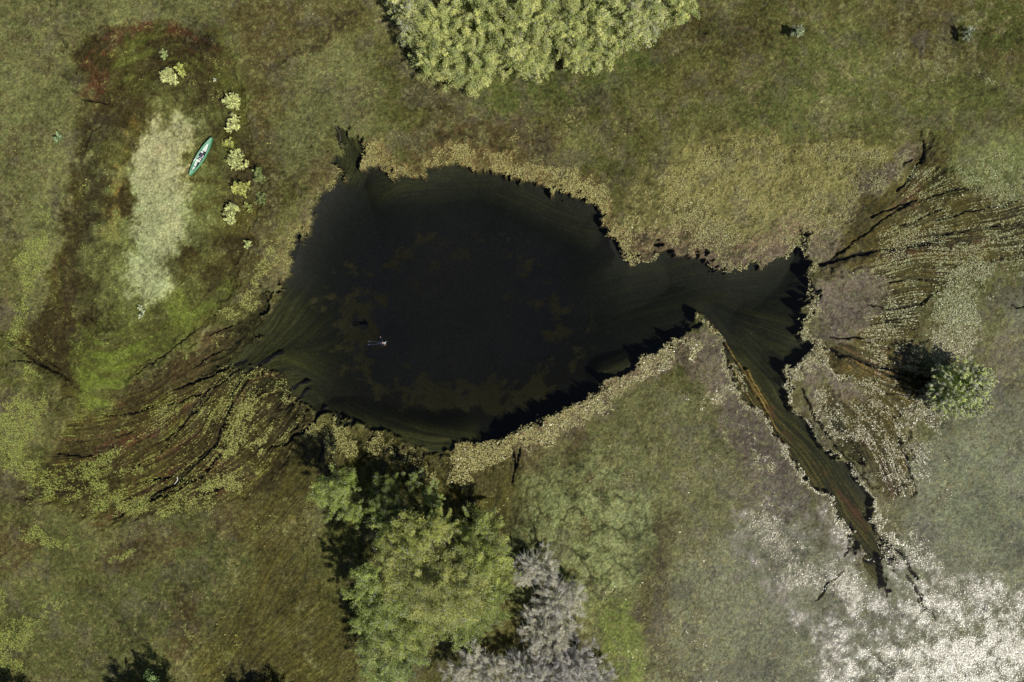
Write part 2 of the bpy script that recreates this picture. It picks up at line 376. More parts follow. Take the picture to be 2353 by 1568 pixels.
# south east
mixc((112, 116, 90), rn(P([(2353,600),(2600,600),(2600,1800),(1480,1800),(1500,1500),(1560,1300),(1700,1180),(1850,1200),(2000,1330),(2080,1240),(2060,1080),(2140,980),(2290,860),(2280,760)], 40)) * .85)
mixc((106, 116, 82), rn(B(2260,1130,110,130)) * .6); mixc((98, 92, 74), rn(B(2330,820,60,90)) * .7)
mixc((96, 98, 66), rn(P([(1200,1060),(1300,1000),(1420,900),(1520,870),(1620,930),(1700,1080),(1660,1200),(1520,1300),(1400,1200),(1200,1180)], 25)) * .9)
mixc((88, 76, 58), rn(K([(1190,1070),(1260,1050),(1330,1000)], 28)) * .7)
fCLUMP = rn(B(1335,1235,175,185)); v1_ = np.abs(fbm(2.7, 81, 3, .5) - .5 + w2x * .22); v2_ = np.abs(fbm(1.35, 82, 3, .45) - .5 + w2y * .18); vein = np.maximum(1 - sstep(.01, .10, v1_), .65 * (1 - sstep(.01, .09, v2_))); mixc((124, 134, 94), fCLUMP * .9); mixc((140, 148, 108), fCLUMP * sstep(.1, .3, v2_) * .5); mixc((46, 50, 30), fCLUMP * vein * .9); mixc((62, 62, 38), sstep(.955, .995, crack2) * .35 * (XX > 1500) * (YY < 330))
mixc((106, 118, 62), rn(B(1430,1490,55,110)) * .95); mixc((80, 72, 50), rn(K([(1530,1180),(1500,1400),(1550,1560)], 26)) * .6)
# south west
for a in [(400,1330,230,130,-10),(180,1440,190,120,0),(640,1330,90,80,0),(120,1250,110,70,0),(470,1500,120,60,0)]: mixc((82, 87, 54), rn(B(*a)) * .85)
for a in [(30,1260,60,60,0),(330,1270,110,40,-10),(440,1440,40,90,0),(560,1200,90,60,0)]: mixc((76, 62, 44), rn(B(*a)) * .7)
for a in [(20,960,80,60,0),(60,1110,120,40,0),(150,780,30,60,0),(20,720,40,40,0)]: mixc((100, 92, 78), rn(B(*a)) * .7)
# submerged weed
def sb(rgb, m, k=.8): mixc(rgb, m * k)
sb((76, 73, 41), rn(sRIM, .5), .8); sb((86, 82, 40), rn(sRIM, .5) * sstep(.4, .75, Lc), .6)
sb((76, 78, 38), rn(B(700,1480,170,130)) * sstep(.3, .8, nM), .7); sb((92, 84, 40), rn(sRIM) * sstep(.6, .9, Lf), .4)
sb((68, 60, 34), rn(fSW, .3), .95); sb((106, 108, 46), rn(fSW, .3) * sstep(.45, .85, Lc * .6 + Lf * .4) * sstep(.3, .6, nM2), .8); sb((84, 56, 42), rn(fSW, .3) * sstep(.65, .95, Lw) * sstep(.4, .7, nM), .7)
sb((78, 64, 44), rn(fBR, .3), .8)
sb((66, 58, 34), rn(fBasin, .3), .95); sb((84, 84, 40), rn(fBasin, .3) * sstep(.4, .8, nM), .55)
sb((96, 108, 50), B(360,140,120,60) * sstep(.25, .7, Lc * .4 + nM * .6), .7)
sb((84, 92, 44), B(520,260,50,140) * sstep(.2, .7, nM), .5)
sb((88, 56, 42), K([(200,220),(210,110),(330,72),(480,92),(540,150)], 20, .8) * sstep(.35, .7, nS * .5 + Lc * .5), .85)
sb((88, 56, 42), K([(215,180),(235,260)], 18, .8) * sstep(.35, .7, Lc), .7)
sb((52, 48, 32), K([(235,250),(205,340),(210,440),(190,560),(180,700)], 34, .6) * sstep(.2, .6, nM), .85)
sb((130, 108, 58), K([(300,290),(275,380),(260,470),(245,540)], 17, .8) * sstep(.4, .7, nS), .8)
sb((76, 64, 42), K([(150,600),(160,700),(190,780)], 18, .8) * sstep(.3, .7, Lc), .7)
sb((118, 130, 84), B(350,500,130,260,8,.6) * sstep(.25, .7, nM2 * .5 + nS * .5), .75)
sb((126, 138, 88), B(310,660,80,120,0,.8), .6)
GREEN = [(160,790),(260,700),(400,690),(500,650),(530,640),(500,700),(430,760),(400,800),(310,850),(250,920),(190,945),(165,880)]
fGR = rn(P(GREEN, 40), .6, .45); sb((90, 94, 50), fGR); sb((98, 112, 50), fGR * sstep(.25, .75, Lc * .5 + nM * .5), .75); sb((104, 120, 52), fGR * B(240,840,100,90) * sstep(.3, .8, Lc), .6)
PALE = [(330,290),(365,270),(385,300),(410,262),(428,280),(430,420),(420,470),(428,520),(410,570),(388,590),(380,680),(340,702),(300,694),(285,650),(295,560),(300,450),(310,360)]
fPALE = sstep(.10, 1.0, P(PALE, 30) + (nF - .5) * .3 + (nM2 - .5) * .45); sb((156, 160, 116), fPALE, .92); sb((174, 156, 120), fPALE * sstep(.25, .75, nM * .45 + B(370,350,60,110) * .6), .65); sb((140, 152, 108), fPALE * sstep(.5, .8, nB2), .5)
sb((90, 92, 60), B(400,310,14,20) * sstep(.3, .6, nS), .7)
# right hand fan
fr_ = rn(fRF, .4); sb((78, 74, 38), fr_, .9); sb((94, 84, 38), fr_ * sstep(.5, .85, Lc), .6); sb((92, 58, 42), fr_ * sstep(.7, .95, Lw) * sstep(.5, .8, nM), .6)
sb((128, 104, 52), K([(1890,795),(1980,830),(2080,870),(2150,900)], 12, .9) * sstep(.4, .8, Lf), .8)
ds_ = np.maximum(fr_, rn(fSW, .3)); sb((40, 38, 28), ds_ * (1 - sstep(.12, .38, Lf * .5 + Lc * .5)), .75)
nearp = lift0(sstep(-125, 5, poly_sdf(POOL))) * np.clip(SUB, 0, 1)
nearm = sstep(.30, .95, nearp + (Lc - .5) * .55 + (Lf - .5) * .25) * sstep(.02, .25, nearp)
sb((54, 56, 32), nearm, .85)
# bed of the pool, seen through the water
Cp = C.copy()
def mp(rgb, m):
    global Cp
    m = np.clip(m, 0, 1)[..., None]; Cp += (alb(*rgb) - Cp) * m
mp((50, 51, 46), np.ones_like(nB)); mp((60, 58, 42), B(1040,880,330,110,0,.6) * .6); mp((68, 68, 72), sstep(3.2, 5.5, depth))  # deepest bed painted paler, standing in for light scattered by the water
mp((52, 54, 32), weedy); mp((66, 68, 34), weedy * sstep(.4, .9, Lc) * .7); mp((76, 76, 40), weedy * sstep(.6, .95, Lf) * .6)
ring = np.sqrt(((XX - 1060) / 330) ** 2 + ((YY - 740) / 225) ** 2)
amb = (1 - sstep(.12, .30, np.abs(ring - .78 + (nM - .5) * .3))) * (.58 + .6 * B(1090,900,200,60,0,.6) + .5 * B(1230,720,60,110,0,.6) + .4 * B(760,760,90,150,0,.6) + .2 * B(940,590,60,60))
patchn = fbm(1.8, 41, 5, .68)
ambm = sstep(.56, .80, patchn * .45 + amb * .50 + (nS - .5) * .25)
mp((96, 88, 56), ambm * .8); mp((84, 78, 72), B(1040,700,170,160,0,.5) * .5)
fCH = K([(1740,930),(1830,1050),(1920,1170),(2020,1310)], 42, .6)
mp((104, 92, 48), fCH * sstep(.62, .9, Lf) * .6); mp((92, 66, 46), fCH * sstep(.6, .9, Lc) * sstep(.5, .75, nM) * .85); 
def sandy(sl, m):
    Cp[sl] += (alb(128, 108, 58) - Cp[sl]) * (m * sstep(.3, .7, Lf[sl]))[..., None]; depth[sl] += (0.12 - depth[sl]) * m
for p in ([(1612,722),(1660,775),(1700,835)], [(1606,735),(1640,790),(1670,825)], [(1700,835),(1740,900),(1780,975),(1830,1060)], [(1720,850),(1770,940)], [(1680,830),(1735,930),(1790,1030)]): stroke_fine(depth, p, 4, 2.5, sandy, .15)
C += (Cp - C) * sstep(-4, 4, sd_pool)[..., None]; del Cp

# ------------------------------------------------------------------ heights
flat_ = 1 - .85 * lift(1 - sstep(.5, 1.25, np.sqrt(((CX - 2250) / 480) ** 2 + ((CY - 1560) / 420) ** 2)))
hgt = 0.14 + (nB - .5) * .10 + ((nF - .5) * .03 + (nG - .5) * .055 + (nS - .5) * .02 + (nW - .5) * .022) * flat_
hgt -= fCLUMP * vein * .07; hgt -= sstep(.96, 1.0, crack2) * .08 * sstep(.5, .7, nB)
hs = -0.12 + (Lc - .5) * .08 + (Lw - .5) * .05 + (Lf - .5) * .07
hs = hs * (1 - fPALE * .8) * (1 - .45 * fBasin) + fPALE * .05 + (nF - .5) * .05 + (nW - .5) * .03
hs -= nearm * .55
hgt += (hs - hgt) * rough_edge(SUB, nS, .5, .2)
matty = np.clip(np.maximum.reduce([fNB, fSB, rn(fTAN) * .8]), 0, 1); hgt += matty * .07 + matty * (nF - .5) * .14
low = rn(B(2230,1480,150,120,-30,.6)); hgt -= low * .06
bedz = -depth + (Lc - .5) * .08 * (0.1 + weedy) + (nM - .5) * .05
hgt += (bedz - hgt) * water_m
# dark runnels between the plants
def runnel(sl, m): 
    hgt[sl] += (-.75 - hgt[sl]) * m; C[sl] += (alb(26, 26, 28) - C[sl]) * m[..., None]
RUN = [([(30,835),(75,833),(150,872)],1.5,3),([(0,772),(40,805),(110,850),(180,900)],1,1.4),([(40,770),(90,820),(160,865)],1,1.2),
 ([(560,828),(500,850),(430,880),(375,905)],6,2),([(545,850),(500,880),(420,915),(360,940)],3,1.5),([(640,812),(600,835),(560,855),(530,900),(520,960),(500,1010),(470,1050),(430,1090)],7,3),
 ([(700,870),(660,895),(635,915)],6,3),([(705,890),(670,925),(630,950)],5,2),([(740,940),(700,985),(650,1020),(600,1035)],7,2),([(770,960),(750,1010),(720,1070)],6,2),
 ([(580,900),(550,950),(530,990),(500,1050),(470,1090),(400,1130),(330,1160),(260,1190)],3,4),([(500,1010),(460,1050),(410,1100)],2,2),([(480,900),(440,950),(380,1010)],2,2),
 ([(400,1094),(360,1100),(310,1112)],5,2),([(420,1105),(370,1130),(310,1165),(270,1190)],5,3),([(520,1120),(460,1140),(390,1175)],2,1.5),([(130,1048),(190,1050),(280,1045)],1.5,3),
 ([(345,935),(290,955),(220,952)],3,1.5),([(310,990),(260,1005)],1.5,1.5),([(540,780),(520,800),(480,810),(440,840)],2,2),([(580,740),(530,745),(480,775)],2,1.5),([(440,760),(400,800),(340,840),(300,870)],1.5,1.5),
 ([(190,235),(215,232),(250,240)],3,2),([(230,290),(205,310),(190,360)],3,2),
 ([(1838,580),(1833,520)],5,2),([(1880,605),(1930,592),(2000,578),(2080,570)],6,3),([(2080,570),(2160,555),(2210,545)],3,1.5),([(2100,565),(2200,535),(2290,520),(2353,515)],2,2),
 ([(1900,600),(1980,540),(2060,480)],2,2.5),([(2060,480),(2120,460),(2200,440),(2280,445)],3,2),([(2060,440),(2090,415),(2105,390),(2125,360)],4,3),([(2000,500),(2070,470),(2130,465)],3,2),([(2050,520),(2120,505),(2180,480)],2,2),([(2150,515),(2230,490),(2320,470),(2353,455)],2,3),
 ([(1990,700),(2050,712),(2110,700),(2150,670)],1.5,2.5),([(2040,650),(2120,640),(2160,640)],2,1.5),([(2060,745),(2110,740)],1.5,1.5),([(1880,790),(1940,815),(2020,840),(2110,868)],5,3),([(1970,775),(2040,780)],2,2),([(1900,770),(1960,770),(2020,785)],2,2),
 ([(2090,850),(2130,870),(2170,880)],3,5),([(1840,890),(1860,930),(1900,990),(1950,1060),(2000,1120)],2.5,2),([(1985,880),(2040,900),(2090,905)],1.5,1.5),([(2060,1000),(2080,1060),(2100,1120)],1.5,3),
 ([(2040,1250),(2075,1280),(2090,1310),(2112,1335)],6,3),([(2085,1325),(2105,1350),(2122,1390)],2.5,3.5),([(2105,1375),(2150,1425)],1.5,1.5),([(2020,1280),(2030,1340),(2038,1372)],4,2),([(1962,1210),(1950,1250),(1940,1280)],3,2),([(1990,1290),(2020,1300)],4,5),([(1930,1310),(1900,1340),(1870,1380)],1.5,3),([(2120,320),(2125,345),(2118,380)],4,6),([(2070,385),(2100,362)],2,3),
 ([(1180,1040),(1184,1075),(1176,1110)],4,2),([(1195,1035),(1185,1080)],3,2),([(850,1010),(845,1050)],3,2),([(560,830),(480,880),(430,960),(380,1030),(300,1080)],1.5,1.5),([(650,850),(590,900),(560,960),(540,1040)],1.5,1.5),([(2320,700),(2353,702)],2,2)]
for p, a, b in RUN: stroke_fine(hgt, p, a * .72, b * .72, runnel, .3)
def trail(sl, m): C[sl] += (alb(58, 54, 38) - C[sl]) * (m * .65)[..., None]
for p, a, b in [([(840,0),(760,60),(690,115),(610,185)],7,3),([(120,60),(165,108),(195,108)],7,4),([(1740,0),(1765,50),(1775,150)],2.5,2),([(2095,0),(2110,60),(2130,200),(2135,330)],4,3),([(1245,190),(1262,240),(1240,285)],2.5,2),([(1285,225),(1280,270)],2.5,2),
    ([(1380,230),(1420,190),(1430,160)],2,2),([(1440,215),(1500,250),(1560,330)],2,1.5),([(1600,90),(1680,150)],4,2),([(2220,220),(2353,190)],4,3),([(1000,330),(1060,300),(1140,330)],5,3),([(1500,1190),(1520,1300),(1510,1420)],7,5),
    ([(1200,1130),(1240,1240),(1330,1330),(1400,1370)],2,2),([(1290,1180),(1400,1280)],1.5,1.5),([(1640,1310),(1640,1400)],2.5,2),([(430,1350),(440,1440),(450,1500)],7,6),([(140,170),(170,190),(215,195)],10,5),([(160,215),(215,225),(240,235)],4,3),([(1930,330),(1990,300)],2,2),([(2130,330),(2160,350)],4,3),([(1900,560),(1940,530)],4,3)]: stroke_fine(C, p, a, b, trail, .6)
# small dark holes in the mats
hole = sstep(.97, 1.02, fbm(0.9, 51, 3, .6)) * sstep(.5, .62, nB2) * (1 - water_m) * (1 - fPALE)
comb = sstep(.80, .95, Lw) * sstep(.45, .65, nM2) * rough_edge(np.maximum(fSW, fRF) , nS, .4, .2) * (1 - water_m)
hgt -= comb * .12; C += (alb(44, 42, 34) - C) * (comb * .5)[..., None]
gx_out = (np.abs(XX - 1176.5) > 1500) | (np.abs(YY - 784) > 1100)
hgt = np.where(gx_out, 0.2 + (nB - .5) * .2, hgt).astype(np.float32)
hA = fbm(.5, 71, 3, .8); hB = fbm(.4, 72, 3, .8); hC = fbm(2.4, 73, 4, .65)
landy = (1 - water_m) * (1 - fPALE)
for rgb, m in (((104, 90, 66), sstep(.5, .9, hA) * .28), ((104, 118, 70), sstep(.55, .9, hB) * .35), ((92, 88, 80), sstep(.6, .9, hC) * .4), ((120, 118, 78), sstep(.62, .85, hA * .5 + hB * .5) * .5)):
    m = m * landy * np.where(SUB > .3, .35, 1.0); C += (alb(*rgb) - C) * m[..., None]
tx0 = nS * .45 + nM2 * .35 + nF * .2
C *= (1 + ((nF - .5) * .4 + (nG - .5) * .5 + (nS - .5) * .25 + (nM - .5) * .38 + (nB2 - .5) * .30) * (1 - .8 * water_m))[..., None]
C *= (1 + (Lf - .5) * (.6 - .35 * fBasin) * np.clip(SUB * (1 - fPALE) + weedy * water_m, 0, 1))[..., None]
C *= (1 + (nW - .5) * (.85 - .5 * water_m))[..., None]
east = np.clip((XX - 1300) / 500, 0, 1) * np.clip((YY - 350) / 350, 0, 1)
C *= 1 - (1 - water_m)[..., None] * (1 - fPALE * .7)[..., None] * np.array([.07, .11, 0], np.float32); C[..., 2] *= 1 - (1 - water_m) * (1 - fPALE * .7) * (.29 - .23 * east)
far = sstep(66, 82, np.maximum(np.abs(xs)[None, :], np.abs(ys)[:, None] + 22) * np.ones_like(nB))[..., None]
C += (alb(82, 84, 52) * (.8 + .4 * nB[..., None]) - C) * far
np.clip(C, 0.003, 0.8, out=C)
wz = P([(1640,1090),(1800,1130),(1960,1180),(2020,1330),(2080,1230),(2353,1330),(2650,1500),(2650,1900),(1850,1900),(1860,1620),(1840,1480),(1740,1390),(1660,1250)], 60)
C += (alb(146, 139, 132) - C) * (.6 * sstep(.7, 1.1, wz * .62 + tx0 * .5) * (1 - water_m))[..., None]  # whitening of the sun glint painted into the ground colour
_gw = np.exp(-np.sqrt(((XX - 2260) / 380) ** 2 + ((YY - 1580) / 330) ** 2) ** 1.6).astype(np.float32)
wet = sstep(.50, 1.05, wz * .3 + _gw * .5 + (tx0 - .5) * .8 + .1) * (.7 + .3 * sstep(.4, .7, nG)) + .22 * P([(1500,1300),(1650,1150),(2353,950),(2800,1000),(2800,1900),(1400,1900)], 120)
wet = (wet + .10 * matty) * (1 - water_m) * (1 - SUB); wet = np.clip(wet * (.7 + .6 * nW), 0, 1).astype(np.float32)
print('paint', round(time.time() - T0, 1))
V = np.empty((NY, NX, 3), np.float32); V[..., 0] = xs[None, :]; V[..., 1] = ys[:, None]; V[..., 2] = hgt
j, i = np.mgrid[0:NY - 1, 0:NX - 1]; b0 = (j * NX + i).astype(np.int32).ravel()
quads = np.stack([b0, b0 + 1, b0 + NX + 1, b0 + NX], 1)
ground = mesh_np('ground', V.reshape(-1, 3), quads.ravel(), np.full(len(quads), 4, np.int32), groundmat(), colors=C.reshape(-1, 3), smooth=True, wet=wet.ravel())
tag(ground, kind='structure'); del V, quads, b0, j, i
# the water: one closed body from the surface down, it fills the pool and every runnel
R = 900.0
wv = [(-R, -R, -14), (R, -R, -14), (R, R, -14), (-R, R, -14), (-R, -R, 0), (R, -R, 0), (R, R, 0), (-R, R, 0)]
wf = [(3, 2, 1, 0), (4, 5, 6, 7), (0, 1, 5, 4), (1, 2, 6, 5), (2, 3, 7, 6), (3, 0, 4, 7)]
tag(mesh_py('water', wv, wf, watermat()), kind='structure')
print('ground', round(time.time() - T0, 1))

# ------------------------------------------------------------------ floating leaves
def gz(x, y):
    i = np.clip(np.searchsorted(xs, x), 1, NX - 1); jn = np.clip(np.searchsorted(ys, y), 1, NY - 1)
    return hgt[jn, i]
def dens_rough(m, lo, hi, n): return sstep(lo, hi, m * .62 + n * .5)
tx = nS * .45 + nM2 * .35 + nF * .2
st = Lc * .45 + Lf * .25 + nM2 * .3
D = np.zeros((NY, NX), np.float32)
def add(m, d):
    global D
    D = np.maximum(D, m * d)
dry = 1 - sstep(-4, 6, sd_pool)
add(dens_rough(fNB, .70, .98, tx) * dry, 66); add(dens_rough(fSB, .70, .98, tx), 66)
add(dens_rough(fTAN, .78, .98, nS * .4 + nM2 * .3 + nF * .3), 46)
add(dens_rough(np.maximum(B(1700,380,170,60,0,.7), B(1560,480,120,70,0,.7)), .76, .92, tx), 44)
for a in [(2200,690,62,95,15),(2230,640,60,45,0),(2190,790,60,40,0)]: add(dens_rough(B(*a, .4), .70, .84, tx), 62)
add(dens_rough(B(2290,420,110,90), .78, .96, tx), 34); add(dens_rough(B(2110,440,50,70), .80, .92, st), 50)
_fan = P([(1960,600),(2060,480),(2060,400),(2150,380),(2500,400),(2500,650),(2230,650),(2150,800),(2110,900),(2140,1000),(2090,1060),(1960,930),(1980,830),(1960,700)], 30)
_f2 = Lf * .5 + Lc * .25 + nF * .25
add(sstep(.80, .96, _fan * .34 + nM2 * .25 + _f2 * .66), 60)
add(sstep(.80, .96, P([(1900,900),(2000,940),(2100,940),(2160,980),(2140,1100),(2060,1170),(1990,1100),(1900,980)], 30) * .34 + nM2 * .2 + (Lf * .5 + Lc * .25 + nF * .25) * .7), 60)
for pts, w in [([(1870,600),(1850,650),(1872,700),(1845,735),(1842,760),(1885,790)], 9), ([(1880,800),(1850,825),(1825,850),(1800,880),(1815,905)], 12), ([(1840,855),(1880,820)], 20), ([(1890,830),(1950,860),(2010,880)], 10),
               ([(1590,730),(1650,775)], 7), ([(1690,830),(1720,870),(1735,900)], 6), ([(1650,800),(1700,880),(1750,960),(1800,1040),(1850,1100),(1900,1160),(1950,1230)], 10), ([(1830,930),(1860,980),(1880,1000)], 10),
               ([(1870,900),(1930,990),(1960,1020)], 14), ([(2000,1200),(2050,1250),(2110,1290)], 12), ([(1890,1010),(1930,1050)], 6), ([(1950,1090),(1990,1140),(2010,1190)], 8), ([(1640,615),(1700,622),(1790,598),(1830,560)], 6), ([(1845,570),(1850,500)], 8), ([(1430,603),(1500,592),(1560,578)], 7)]:
    add(dens_rough(K(pts, w, .7), .66, .82, tx), 64)
for a in [(706,985,20,20),(775,1010,38,30),(800,1030,28,24),(866,1040,20,32),(905,1050,20,18),(960,1058,34,18),(1005,1080,16,14),(1060,1085,24,22),(1075,1050,28,22),(1120,1050,50,32),(760,985,10,25),(985,1075,22,12),
          (655,905,17,18),(640,890,16,12),(600,860,22,10),(575,925,16,36,25),(560,950,12,40,30),(610,940,14,8),(545,1005,16,60,35),(600,1015,10,40,45),(500,1105,36,16,-35),(470,1130,40,14,-35),(530,1110,22,18)]:
    add(dens_rough(B(*a[:4], *(a[4:] or (0,)), .35), .66, .82, nS * .5 + Lc * .3 + nF * .2), 62)
for a in [(85,600,26,70,10),(60,700,30,26,0),(50,760,26,30,0),(20,790,36,24,0),(60,870,20,16,0),(55,960,50,50,-30),(30,1010,50,60,0),(60,1070,60,30,0),(120,1100,50,26,0),(200,1140,70,34,20),(260,1150,60,26,0),(330,1160,30,20,0),(420,1170,50,20,-20),(460,1160,30,20,0),
          (240,1060,50,16,-20),(180,1090,50,20,0),(290,1080,50,12,-15),(60,1460,50,30,-30),(20,1490,50,50,0),(130,1400,60,8,-40),(300,1270,40,10,-10),(0,1390,24,40,0),(100,1240,60,24,0),(520,715,24,10,0),(600,640,14,50,20),(620,600,20,40,0),(560,690,30,18,-40),(490,790,36,8,-40),(100,520,18,60,0)]:
    add(dens_rough(B(a[0], a[1], a[2] * 1.25, a[3] * 1.3, a[4], .5), .71, .96, tx), 62)
add(dens_rough(K([(640,640),(680,560),(720,470),(760,420),(850,350)], 30), .84, .98, tx), 34)
add(dens_rough(fBasin * (1 - fPALE), .96, 1.06, nS * .6 + nF * .4), 14)
_gl = np.exp(-np.sqrt(((XX - 2290) / 330) ** 2 + ((YY - 1590) / 300) ** 2) ** 1.6).astype(np.float32)
_tg = nF * .35 + nS * .3 + nM2 * .35
add(sstep(.66, 1.08, wz * .30 + _gl * .42 + _tg * .55), 70)
add(sstep(.60, 1.0, np.maximum(K([(1760,1200),(1830,1280),(1960,1350)], 70, .8), K([(2060,1260),(2150,1330),(2250,1400)], 60, .8)) * .42 + _tg * .62), 55)
add(dens_rough(B(1830,1250,80,70,20,.7), .80, 1.05, tx), 40); add(dens_rough(B(1630,900,80,50,-30,.6), .76, .92, tx), 46)
add(dens_rough(B(1960,985,60,40,30,.6), .78, .92, st), 55); add(dens_rough(B(2130,950,60,60,0,.6), .74, .88, tx), 58); add(dens_rough(K([(1680,930),(1760,1080)], 40, .7), .86, .98, tx), 34)
D *= (1 - fPALE * .9) * (1 - .85 * nearm * (1 - fSB) * (1 - fNB))
st2 = Lf * .5 + Lc * .25 + nF * .25
add(sstep(.80, .98, K([(640,870),(560,900),(510,1000),(440,1120)], 75, .7) * .35 + nM2 * .18 + st2 * .8), 42)
add(sstep(.88, 1.06, fSW * .30 + nM2 * .2 + st2 * .8), 34)
for a in [(1406,1365,10,12),(1490,1346,7,9),(1505,1396,6,8),(1484,1424,9,6),(1468,1489,8,8),(1457,1511,8,7),(1482,1542,8,7),(1521,1508,14,12),(1412,1026,12,16),(1446,1377,8,8),(1314,250,14,9),(1305,290,15,18),(1189,303,14,16),(2268,188,18,14),(2178,170,10,12),
          (1988,247,20,14),(1830,220,20,10),(1740,250,12,10),(1680,330,14,14),(597,1202,12,14),(708,1175,10,14),(557,1458,12,8),(653,1542,8,8),(440,1440,14,26),(1745,15,8,8),(1725,45,8,6),(1145,1150,7,16),(1165,1140,5,12),(345,790,8,8),(250,725,10,10)]:
    add(dens_rough(B(*a, 0, .4), .70, .95, nF * .6 + nS * .4), 30)
D *= 2.6
D = np.where(water_m > .5, D * np.where(din < .5, .8, 0), D)
D = np.maximum(D, 7 * sstep(.66, .80, nS * .5 + nM2 * .35 + nF * .15) * (1 - water_m) * (1 - fPALE))
D = np.maximum(D, .35 * (1 - water_m) * sstep(.55, .75, nM))                     # stray leaves everywhere
D[:NE_] = 0; D[-NE_:] = 0; D[:, :NE_] = 0; D[:, -NE_:] = 0
cnt = rng.poisson(D * STEP * STEP)
jj, ii = np.nonzero(cnt); rep = cnt[jj, ii]; jj = np.repeat(jj, rep); ii = np.repeat(ii, rep); n = len(jj)
px = xs[ii] + rng.uniform(-.5, .5, n) * STEP; py = ys[jj] + rng.uniform(-.5, .5, n) * STEP
pz = np.maximum(hgt[jj, ii], 0.0) + rng.uniform(.02, .10, n)
print('leaves', n); vxl_ = px / S + 1176.5
def discs(px, py, pz, rad, cols, tilt, nseg=6, seedn=3):
    """many small rounded leaves, each tilted its own way"""
    n = len(px); r_ = np.random.default_rng(seedn)
    a = r_.uniform(0, 6.283, n); tx_, ty_ = r_.normal(0, tilt, n), r_.normal(0, tilt, n)
    k = np.arange(nseg) * 2 * math.pi / nseg
    A = a[:, None] + k[None]; rr = rad[:, None] * r_.uniform(.75, 1.15, (n, nseg))
    dx, dy = rr * np.cos(A), rr * np.sin(A) * .85
    v = np.stack([px[:, None] + dx, py[:, None] + dy, pz[:, None] + dx * tx_[:, None] + dy * ty_[:, None]], -1).reshape(-1, 3)
    return v, np.arange(n * nseg, dtype=np.int32), np.full(n, nseg, np.int32), np.repeat(cols, nseg, 0)
vxl = px / S + 1176.5; vyl = 784 - py / S
se = np.clip((vxl - 1250) / 1100, 0, 1) * np.clip((vyl - 450) / 500, 0, 1)
we = np.clip((900 - vxl) / 700, 0, 1)
c = alb(166, 160, 98)[None] * np.ones((n, 1), np.float32)
c = c + (alb(176, 172, 146) - c) * se[:, None] * .9
c = c + (alb(146, 158, 74) - c) * we[:, None] * .9
ri = np.clip((vxl - 1950) / 150, 0, 1) * np.clip((820 - vyl) / 100, 0, 1); c = c + (alb(168, 176, 128) - c) * ri[:, None] * .8
c = c * 1.35 * rng.uniform(.65, 1.25, (n, 1)).astype(np.float32) * rng.uniform(.93, 1.07, (n, 3)).astype(np.float32)
brown = rng.random(n) < .14; c[brown] = alb(118, 92, 60)
rad = np.where(vxl_ > 1650, rng.uniform(.022, .05, n), rng.uniform(.026, .062, n)) * np.where(rng.random(n) < .15, 1.35, 1)
v, f, s, cc = discs(px, py, pz, rad, c, .11)
tag(mesh_np('floating_leaves', v, f, s, leafmat('leaf_pads', .33, .8, .1), colors=cc), 'dense floating leaf pads edging the pool and the combed weed', 'leaves', kind='stuff')
# fine sedge tufts that give the marsh its nap
n = 230000
gxr = rng.uniform(-66, 66, n); gyr = rng.uniform(-45, 45, n); gi = np.searchsorted(xs, gxr); gj = np.searchsorted(ys, gyr)
keep = (hgt[gj, gi] > .05) & (fPALE[gj, gi] < .3) & (rng.random(n) < .35 + .65 * sstep(.4, .6, nM[gj, gi])); gxr, gyr, gi, gj = gxr[keep], gyr[keep], gi[keep], gj[keep]; n = len(gxr)
hh = rng.uniform(.06, .2, n); a = rng.uniform(0, 6.283, n); le = rng.uniform(.04, .16, n); la = rng.uniform(0, 6.283, n); w = rng.uniform(.012, .03, n); z0 = hgt[gj, gi] - .02
v = np.stack([np.stack([gxr - np.cos(a) * w, gyr - np.sin(a) * w, z0], -1), np.stack([gxr + np.cos(a) * w, gyr + np.sin(a) * w, z0], -1), np.stack([gxr + np.cos(la) * le, gyr + np.sin(la) * le, z0 + hh], -1)], 1).reshape(-1, 3)
gc = C[gj, gi] * rng.uniform(.9, 2.1, (n, 1)); 
tag(mesh_np('marsh_grass', v, np.arange(3 * n, dtype=np.int32), np.full(n, 3, np.int32), leafmat('sedge', .45, .4, .2), colors=np.repeat(gc, 3, 0)), 'short sedge blades covering the open marsh', 'grass', kind='stuff')
print('leaves done', round(time.time() - T0, 1))
DRY = hgt

